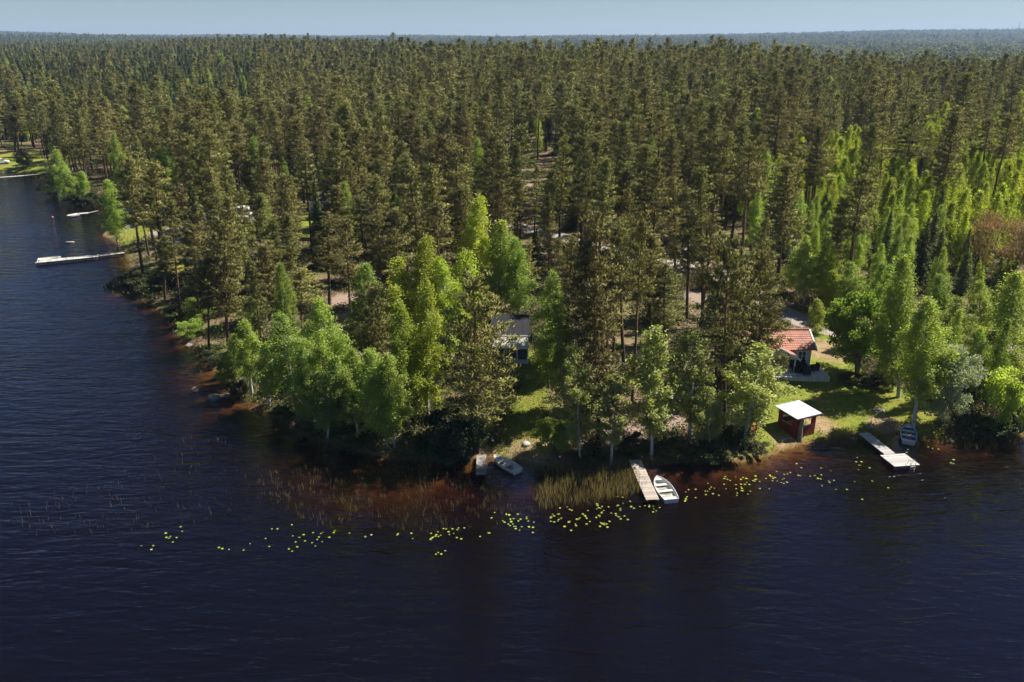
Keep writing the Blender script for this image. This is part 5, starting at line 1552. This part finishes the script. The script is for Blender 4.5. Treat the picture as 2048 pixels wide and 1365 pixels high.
def open_shed():
    p = at(546, 517); r = thing('shed', 'grey open fronted shed on the camp lawn', 'shed', (p[0], p[1], p[2]), R(-6))
    MB().box(-2.6, 2.6, 3.0, 3.1, -.3, 2.1).build('back_wall', M['greywall'], r)
    for s_ in (-1, 1): MB().box(s_ * 2.6 - .06, s_ * 2.6 + .06, .1, 2.99, -.3, 2.1).build('side_wall', M['greywall'], r)
    for xx in (-2.55, -.9, 2.55): MB().box(xx - .08, xx + .08, -.08, .08, -.3, 2.25).build('post', M['white'], r)
    MB().slab([(-3.1, -.6, 2.35), (3.1, -.6, 2.35), (3.1, 3.5, 3.0), (-3.1, 3.5, 3.0)], .14).build('roof', M['oldroof'], r)
    MB().box(-.85, 2.5, -.04, .04, -.3, .6).build('front_rail', M['plastic'], r)
    MB().box(-2.5, 2.5, .1, 2.9, -.25, .06).build('floor', M['deck'], r)
open_shed()
def wheels(r, xs, y, rad):
    for xx in xs:
        for s_ in (-1, 1):
            t_ = MB().bar((xx, s_ * y - .1, rad), (xx, s_ * y + .1, rad), rad, 14).build('wheel', M['rubber'], r)
            MB().bar((xx, s_ * (y + .0) - .108, rad), (xx, s_ * y + .108, rad), rad * .55, 10).build('hub', M['steel'], t_)
def caravan(label, px, py, rz):
    p = at(px, py); r = thing('caravan', label, 'caravan', (p[0], p[1], p[2]), rz, 'caravans parked by the camp road')
    sec = [(-2.6, .55, 2.1), (-2.4, .4, 2.5), (2.2, .4, 2.55), (2.6, .6, 2.0)]
    b = MB(); V = []
    for x, z0, z1 in sec: V += [(x, -1.1, z0), (x, 1.1, z0), (x, 1.05, z1), (x, -1.05, z1)]
    F = [(i * 4 + j, i * 4 + (j + 1) % 4, (i + 1) * 4 + (j + 1) % 4, (i + 1) * 4 + j) for i in range(3) for j in range(4)] + [(0, 1, 2, 3), (12, 15, 14, 13)]
    b.add(V, F).build('body', M['caravan'], r, bevel=.06)
    for xx in (-1.7, 1.2): MB().box(xx - .5, xx + .5, -1.13, -1.085, 1.3, 1.9).build('window', M['glass'], r)
    d = MB().box(-.6, .1, -1.125, -1.09, .5, 2.25).build('door', M['plastic'], r); MB().bar((.0, -1.13, 1.3), (.0, -1.19, 1.3), .03).build('handle', M['steel'], d)
    wheels(r, (0,), 1.0, .32); MB().bar((2.5, 0, .5), (3.6, 0, .45), .06).build('drawbar', M['steel'], r)
caravan('white caravan with a dark door under the pines by the camp road', 478, 437, R(5))
caravan('white caravan half hidden by pines beside the dark doored one', 440, 447, R(12))
def car(label, px, py, rz, paint):
    p = at(px, py); r = thing('parked_car', label, 'car', (p[0], p[1], p[2] + .03), rz)
    prof = [(-2.15, .35, .78), (-2.05, .3, .95), (-1.2, .28, 1.0), (.75, .28, .98), (1.7, .3, .84), (2.15, .38, .66)]
    V = []
    for x, z0, z1 in prof: V += [(x, -.86, z0), (x, .86, z0), (x, .80, z1), (x, -.80, z1)]
    F = [(i * 4 + j, i * 4 + (j + 1) % 4, (i + 1) * 4 + (j + 1) % 4, (i + 1) * 4 + j) for i in range(5) for j in range(4)] + [(0, 1, 2, 3), (20, 23, 22, 21)]
    MB().add(V, F).build('body', M[paint], r, bevel=.04)
    MB().hexa([(-1.75, -.76, .99), (.95, -.76, .97), (.95, .76, .97), (-1.75, .76, .99)], [(-1.35, -.62, 1.43), (.15, -.62, 1.43), (.15, .62, 1.43), (-1.35, .62, 1.43)]).build('glasshouse', M['glass'], r, bevel=.03)
    MB().hexa([(-1.3, -.61, 1.432), (.12, -.61, 1.432), (.12, .61, 1.432), (-1.3, .61, 1.432)], [(-1.2, -.54, 1.48), (.0, -.54, 1.48), (.0, .54, 1.48), (-1.2, .54, 1.48)]).build('roof', M[paint], r)
    for s_ in (-1, 1): MB().box(2.08, 2.17, s_ * .6 - .17, s_ * .6 + .17, .55, .66).build('headlight', M['steel'], r)
    wheels(r, (-1.3, 1.35), .80, .32)
car('silver car parked beside the white caravan', 488, 447, R(170), 'carpaint')
car('dark car parked at the top of the gravel road bend', 1387, 516, R(115), 'cardark')
car('pale car nose on below the far lakeside lawn hedge', 4, 328, R(20), 'caravan')
# far: white sheds and a mast on the hills
for px, py, r0, W, lb in [(984, 93, 1900, 26, 'grey industrial hall showing above the pine tops'), (1900, 120, 1050, 7, 'tiny white house roof beyond the pines'), (1940, 120, 1080, 8, 'tiny white house between distant trees'), (1951, 120.5, 1080, 8, 'tiny white house next to another beyond the pines'), (2041, 118, 1100, 5, 'tiny white gable at the edge of the distant trees')]:
    d = ray(px, py); t = r0 / d[1]; x, y, z = d[0] * t, r0, CAMZ + d[2] * t
    g = H1(x, y)
    r = thing('distant_house', lb, 'house', (x, y, g))
    hw = max(z - g, 3) ; MB().box(-W / 2, W / 2, 0, W * .6, -2, hw).build('wall', M['white'], r)
    gable_roof(MB(), -W / 2 - .3, W / 2 + .3, -.4, W * .6 + .4, hw - .05, hw + W * .12, .2, 2).build('roof', M['darkroof' if W > 10 else 'caravan'], r)
for px, h_, lb in ((2032, 62, 'tall lattice radio mast on the wooded ridge'), (2019, 34, 'lower mast beside the tall radio mast on the ridge')):
    u = (px - 1024) / FPX; y = RIDGE; x = u * (y * CP + 5); g = H1(x, y)
    r = thing('radio_mast', lb, 'mast', (x, y, g))
    m = MB()
    for s_ in range(3):
        a = s_ * 2.094; m.bar((math.cos(a) * 2.4, math.sin(a) * 2.4, 0), (math.cos(a) * 1.0, math.sin(a) * 1.0, h_), .8, 4)
    m.build('tower', M['plastic'], r); MB().bar((0, 0, h_), (0, 0, h_ + 10), .7, 5).build('antenna', M['plastic'], r)

# ------------------------------------------------------------------ lily pads
def pad_mesh(rng):
    n = 14; V = [(0, 0, .006)]; th = np.linspace(.22, 6.283 - .22, n)
    rr_ = 1 + rng.normal(size=n) * .05
    for a, k in zip(th, rr_): V.append((math.cos(a) * k, math.sin(a) * k * .92, rng.uniform(.0, .10)))
    me = bpy.data.meshes.new('lily_pad'); me.from_pydata(V, [], [(0, i, i + 1) for i in range(1, n)]); me.materials.append(M['lily'])
    a = me.attributes.new('tone', 'FLOAT', 'FACE'); a.data.foreach_set('value', np.full(n - 1, rng.random(), np.float32)); return me
rg = np.random.default_rng(77)
PADS = [pad_mesh(rg) for _ in range(6)]
LILY = [(295,1096,3),(345,1077,6),(360,1063,2),(438,1102,3),(490,1100,2),(535,1088,2),(560,1056,3),(585,1102,3),(600,1075,4),(615,1085,4),(635,1075,6),(650,1065,3),(705,1057,1),(740,1072,2),(795,1065,4),(855,1078,5),(880,1070,5),(905,1060,10),(920,1072,2),(877,1106,4),(972,1065,3),(985,1040,2),
 (1020,1035,8),(1015,1048,6),(1030,1057,3),(1040,1040,3),(1060,1040,3),(1062,1062,3),(1105,1030,5),(1110,1045,6),(1130,1020,4),(1125,1035,3),(1127,1057,3),(1160,1035,6),(1168,1048,5),(1185,1015,4),(1205,1015,5),(1200,1030,5),(1205,1045,7),(1215,1050,4),(1230,1025,3),(1248,1035,6),(1250,1003,3),(1258,1015,4),(1235,1015,3),(1290,1020,4),(1300,1015,4),(1310,1022,2),
 (1365,995,2),(1385,995,4),(1390,985,3),(1410,985,3),(1425,975,4),(1430,990,2),(1455,965,4),(1470,975,4),(1480,960,6),(1490,975,4),(1505,955,6),(1515,965,4),(1488,990,3),(1515,985,3),(1545,950,6),(1550,960,4),(1560,950,3),(1572,970,3),(1590,950,4),(1598,935,2),(1640,935,2),(1625,955,4),(1650,955,4),(1655,970,2),(1690,975,2),(1700,935,2),(1735,925,3),(1710,915,2),(1725,962,2),(1732,995,1),(1765,975,1),
 (1820,905,3),(1850,895,3),(1865,900,2),(1905,930,2),(1995,890,3),(2035,895,2),(2030,965,3),(2042,975,3),(1628,990,2)]
npad = 0
for px, py, k in LILY:
    if px < 760: lb, gp = 'yellow green lily pad far out on the dark open water', 'lily pads scattered on the open water'
    elif px < 950: lb, gp = 'yellow green lily pad in the tight clumps off the sparse reeds', 'lily pads in tight clumps off the sparse reeds'
    elif px < 1330: lb, gp = 'yellow green lily pad in front of the dense reed bed', 'lily pads in front of the dense reed bed'
    elif px < 1780: lb, gp = 'yellow green lily pad between the white rowing boat and the bathing platform', 'lily pads between the boat and the platform'
    else: lb, gp = 'pale lily pad on the water past the bathing platform', 'lily pads past the platform'
    for _ in range(k):
        if npad >= 300: break
        c = flat(px + rg.normal() * 10, py + rg.normal() * 5)
        o = link('lily_pad', PADS[rg.integers(0, 6)]); s_ = rg.uniform(.065, .125)
        o.location = (c[0], c[1], .008); o.scale = (s_, s_, s_); o.rotation_euler = (rg.normal() * .05, rg.normal() * .05, rg.random() * 6.28)
        tag(o, lb, 'lily pad', gp); npad += 1

# ------------------------------------------------------------------ reeds, shore grass, undergrowth
def sample(poly_px, n, rng):
    poly = [flat(*q)[:2] for q in poly_px]; A = np.array(poly); lo, hi = A.min(0), A.max(0)
    out = []
    while sum(map(len, out)) < n:
        q = rng.uniform(lo, hi, (n * 2, 2)); out.append(q[inside(q, poly)])
    return np.concatenate(out)[:n]
def blades(name, pts, h0, h1, wid, m, z=None, lean=.18, label=None, rng=None):
    n = len(pts); z = np.zeros(n) if z is None else z
    h = rng.uniform(h0, h1, n)
    d = np.stack([rng.normal(size=n) * lean, rng.normal(size=n) * lean, np.ones(n)], 1)
    c = np.stack([pts[:, 0], pts[:, 1], z], 1) + unit(d) * (h / 2 - .08)[:, None]
    V, F = leaves(c, d, h, rng.uniform(.7, 1.3, n) * wid, rng)
    o = link(name, mesh_np(name, V, F, m, tone=rng.random(n))); o['kind'] = 'stuff'
    if label: o['label'] = label
    return o
rg = np.random.default_rng(21)
def clump(pts, k, s, rng): return np.repeat(pts, k, 0) + rng.normal(size=(len(pts) * k, 2)) * s
pA = clump(sample([(1072, 1000), (1085, 965), (1140, 947), (1240, 932), (1275, 950), (1288, 985), (1225, 1000), (1150, 1012), (1085, 1022)], 760, rg), 4, .16, rg)
pA = pA[fbm(pA[:, 0], pA[:, 1], 2.2, 3) + rg.normal(size=len(pA)) * .35 > -.25] 
pA = pA + rg.normal(size=pA.shape) * .28
blades('reed_grass', pA, .45, 1.15, .045, M['reed'], label='dense olive reed bed between the short dock and the long dock', rng=rg)
pB = np.concatenate([clump(sample([(520, 950), (640, 935), (860, 925), (985, 965), (1060, 1000), (1010, 1045), (850, 1060), (640, 1050), (560, 1005)], 430, rg) + rg.normal(size=(430, 2)) * .9, 4, .14, rg),
     sample([(20, 1010), (300, 930), (430, 820), (520, 940), (560, 1040), (300, 1060), (60, 1080)], 260, rg), clump(sample([(1790, 872), (2048, 876), (2048, 900), (1850, 896)], 160, rg), 4, .12, rg),
     clump(sample([(1640, 880), (1720, 872), (1720, 880), (1650, 888)], 30, rg), 4, .12, rg)])
blades('sparse_reed_grass', pB, .30, .80, .028, M['reedtan'], label='sparse tan reed stems standing in the shallow brown water', rng=rg, lean=.12)
# shore fringe
Q = []
for i in range(len(shore) - 1):
    a, b_ = shore[i], shore[i + 1]; L_ = np.hypot(*(b_ - a))
    if abs(a[0]) > 160: continue
    n = int(L_ * 26); t_ = rg.random((n, 1)); nrm = np.array([-(b_ - a)[1], (b_ - a)[0]]) / L_
    Q.append(a + (b_ - a) * t_ + nrm * rg.normal(.55, .75, (n, 1)))
Q = np.concatenate(Q); dn = fbm(Q[:, 0], Q[:, 1], 5.0, 4); Q = Q[dn + rg.normal(size=len(Q)) * .25 > -.15]
zz = height(Q[:, 0], Q[:, 1]); k = zz > -.25
sand = np.hypot(Q[:, 0] - at(225, 464)[0], Q[:, 1] - at(225, 464)[1]) > 7
k &= sand
blades('shore_grass', Q[k], .3, .85, .05, M['sedge'], np.maximum(zz[k], 0) - .02, .25, 'tufted grass fringing the waterline', rg)
spit = clump(sample([(208, 578), (225, 560), (262, 550), (330, 600), (300, 612), (250, 592)], 500, rg), 3, .15, rg)
blades('spit_grass', spit, .4, 1.0, .08, M['shrub'], np.maximum(height(spit[:, 0], spit[:, 1]), 0), .2, 'olive grass and sallow on the low spit', rg)
# undergrowth: bilberry, heather and saplings between the trunks
def undergrowth():
    rng = np.random.default_rng(31); vs = []
    for i in range(3):
        n = 70; c = np.concatenate([rng.normal(size=(n, 2)) * .38, rng.uniform(.02, .42, (n, 1))], 1)
        lf = [leaves(c, rng.normal(size=(n, 3)) + [0, 0, .6], rng.uniform(.10, .24, n), rng.uniform(.05, .12, n), rng)]
        vs.append(finish('tuft', [tube([(0, 0, 0), (0, 0, .2)], .02, 3)], lf, rng.random(n), M['greybark'], [M['under'], M['under'], M['sedge']][i], 1, 1))
    n = 110; c = np.concatenate([rng.normal(size=(n, 2)) * .35, rng.uniform(.1, 1.5, (n, 1))], 1)
    vs.append(finish('sapling', [tube([(0, 0, 0), (0, 0, 1.3)], .02, 3)], [leaves(c, rng.normal(size=(n, 3)), rng.uniform(.12, .24, n), rng.uniform(.08, .16, n), rng)], rng.random(n), M['greybark'], M['shrub'], 1, 1))
    col = collection_of('undergrowth_kinds', vs)
    n = 46000
    y = 60 + 190 * rng.random(n) ** 1.25; x = rng.uniform(-.72, .72, n) * y
    pp = np.stack([x, y], 1)
    k = inside(pp, LAND) & (line_dist(pp, shore) > .8) & (line_dist(pp, ROAD) > 2.8) & (line_dist(pp, BRANCH) > 3)
    for l in LAWN: k &= ~inside(pp, l)
    for c_, r_ in BARE: k &= np.hypot(pp[:, 0] - c_[0], pp[:, 1] - c_[1]) > r_ * .8
    k &= fbm(x, y, 7., 6) + rng.normal(size=n) * .3 > -.1
    pp = pp[k]; m = len(pp); z = height(pp[:, 0], pp[:, 1])
    idx = rng.choice(4, m, p=[.42, .36, .12, .10]); s = rng.uniform(.7, 1.7, m)
    instancer('undergrowth', col, np.stack([pp[:, 0], pp[:, 1], z - .03], 1), idx, np.stack([np.zeros(m), np.zeros(m), rng.random(m) * 6.28], 1), np.stack([s, s, s * rng.uniform(.6, 1.2, m)], 1), label='low bilberry and sapling undergrowth on the forest floor')
    # lawn blades, patchy
    G = []
    for l in LAWN[:2]:
        A = np.array(l); q = rng.uniform(A.min(0), A.max(0), (26000, 2)); G.append(q[inside(q, l)])
    G = np.concatenate(G)
    blades('lawn_grass', G, .08, .2, .05, M['lawnblade'], height(G[:, 0], G[:, 1]), .4, 'short grass of the lawns', rng)
undergrowth()
# ------------------------------------------------------------------ light, sky, haze, camera
AZ, EL = R(17), R(53)
sun_dir = Vector((math.cos(AZ) * math.cos(EL), math.sin(AZ) * math.cos(EL), math.sin(EL)))
w = bpy.data.worlds.new('World'); S.world = w; w.use_nodes = True
nt = w.node_tree; nt.nodes.clear()
sk = nt.nodes.new('ShaderNodeTexSky'); sk.sky_type = 'NISHITA'; sk.sun_disc = False
sk.sun_elevation = EL; sk.sun_rotation = R(90) - AZ; sk.air_density = 1.0; sk.dust_density = .35; sk.ozone_density = 6.0; sk.altitude = 1200
bg = nt.nodes.new('ShaderNodeBackground'); bg.inputs['Strength'].default_value = .041
wo = nt.nodes.new('ShaderNodeOutputWorld'); nt.links.new(sk.outputs[0], bg.inputs['Color']); nt.links.new(bg.outputs[0], wo.inputs['Surface'])
sl = bpy.data.lights.new('sun', 'SUN'); sl.energy = 5.0; sl.angle = R(.53); sl.color = (1.0, .95, .86)
so = bpy.data.objects.new('sun', sl); C.objects.link(so); so.rotation_euler = sun_dir.to_track_quat('Z', 'Y').to_euler(); so.location = (60, 40, 120)

hm, N, L = mat('haze_air')
ho = N.new('ShaderNodeOutputMaterial'); pv = N.new('ShaderNodeVolumePrincipled')
pv.inputs['Color'].default_value = (.47, .67, 1.0, 1); pv.inputs['Density'].default_value = 8.0e-5; pv.inputs['Anisotropy'].default_value = .1
L.new(pv.outputs[0], ho.inputs['Volume'])
hz = MB().box(-17500, 17500, -120, 9900, -9, 190).build('haze', hm); hz['kind'] = 'stuff'; hz.display_type = 'WIRE'

cam = bpy.data.cameras.new('camera'); cam.sensor_fit = 'HORIZONTAL'; cam.sensor_width = 36; cam.lens = 36 * FPX / 2048
cam.clip_start = 1; cam.clip_end = 30000
co = bpy.data.objects.new('camera', cam); C.objects.link(co); co.location = (0, 0, CAMZ); co.rotation_euler = (R(90) - PITCH, 0, 0)
S.camera = co
S.view_settings.view_transform = 'Standard'; S.view_settings.look = 'None'; S.view_settings.gamma = 1; S.view_settings.exposure = 1.0
cy = S.cycles
cy.max_bounces = 7; cy.diffuse_bounces = 4; cy.glossy_bounces = 2; cy.transmission_bounces = 3; cy.transparent_max_bounces = 8; cy.volume_bounces = 0
cy.use_denoising = True; cy.denoiser = 'OPENIMAGEDENOISE'; cy.denoising_input_passes = 'RGB_ALBEDO_NORMAL'; cy.denoising_prefilter = 'ACCURATE'
cy.caustics_reflective = False; cy.caustics_refractive = False; cy.sample_clamp_indirect = 4; cy.sample_clamp_direct = 1.6
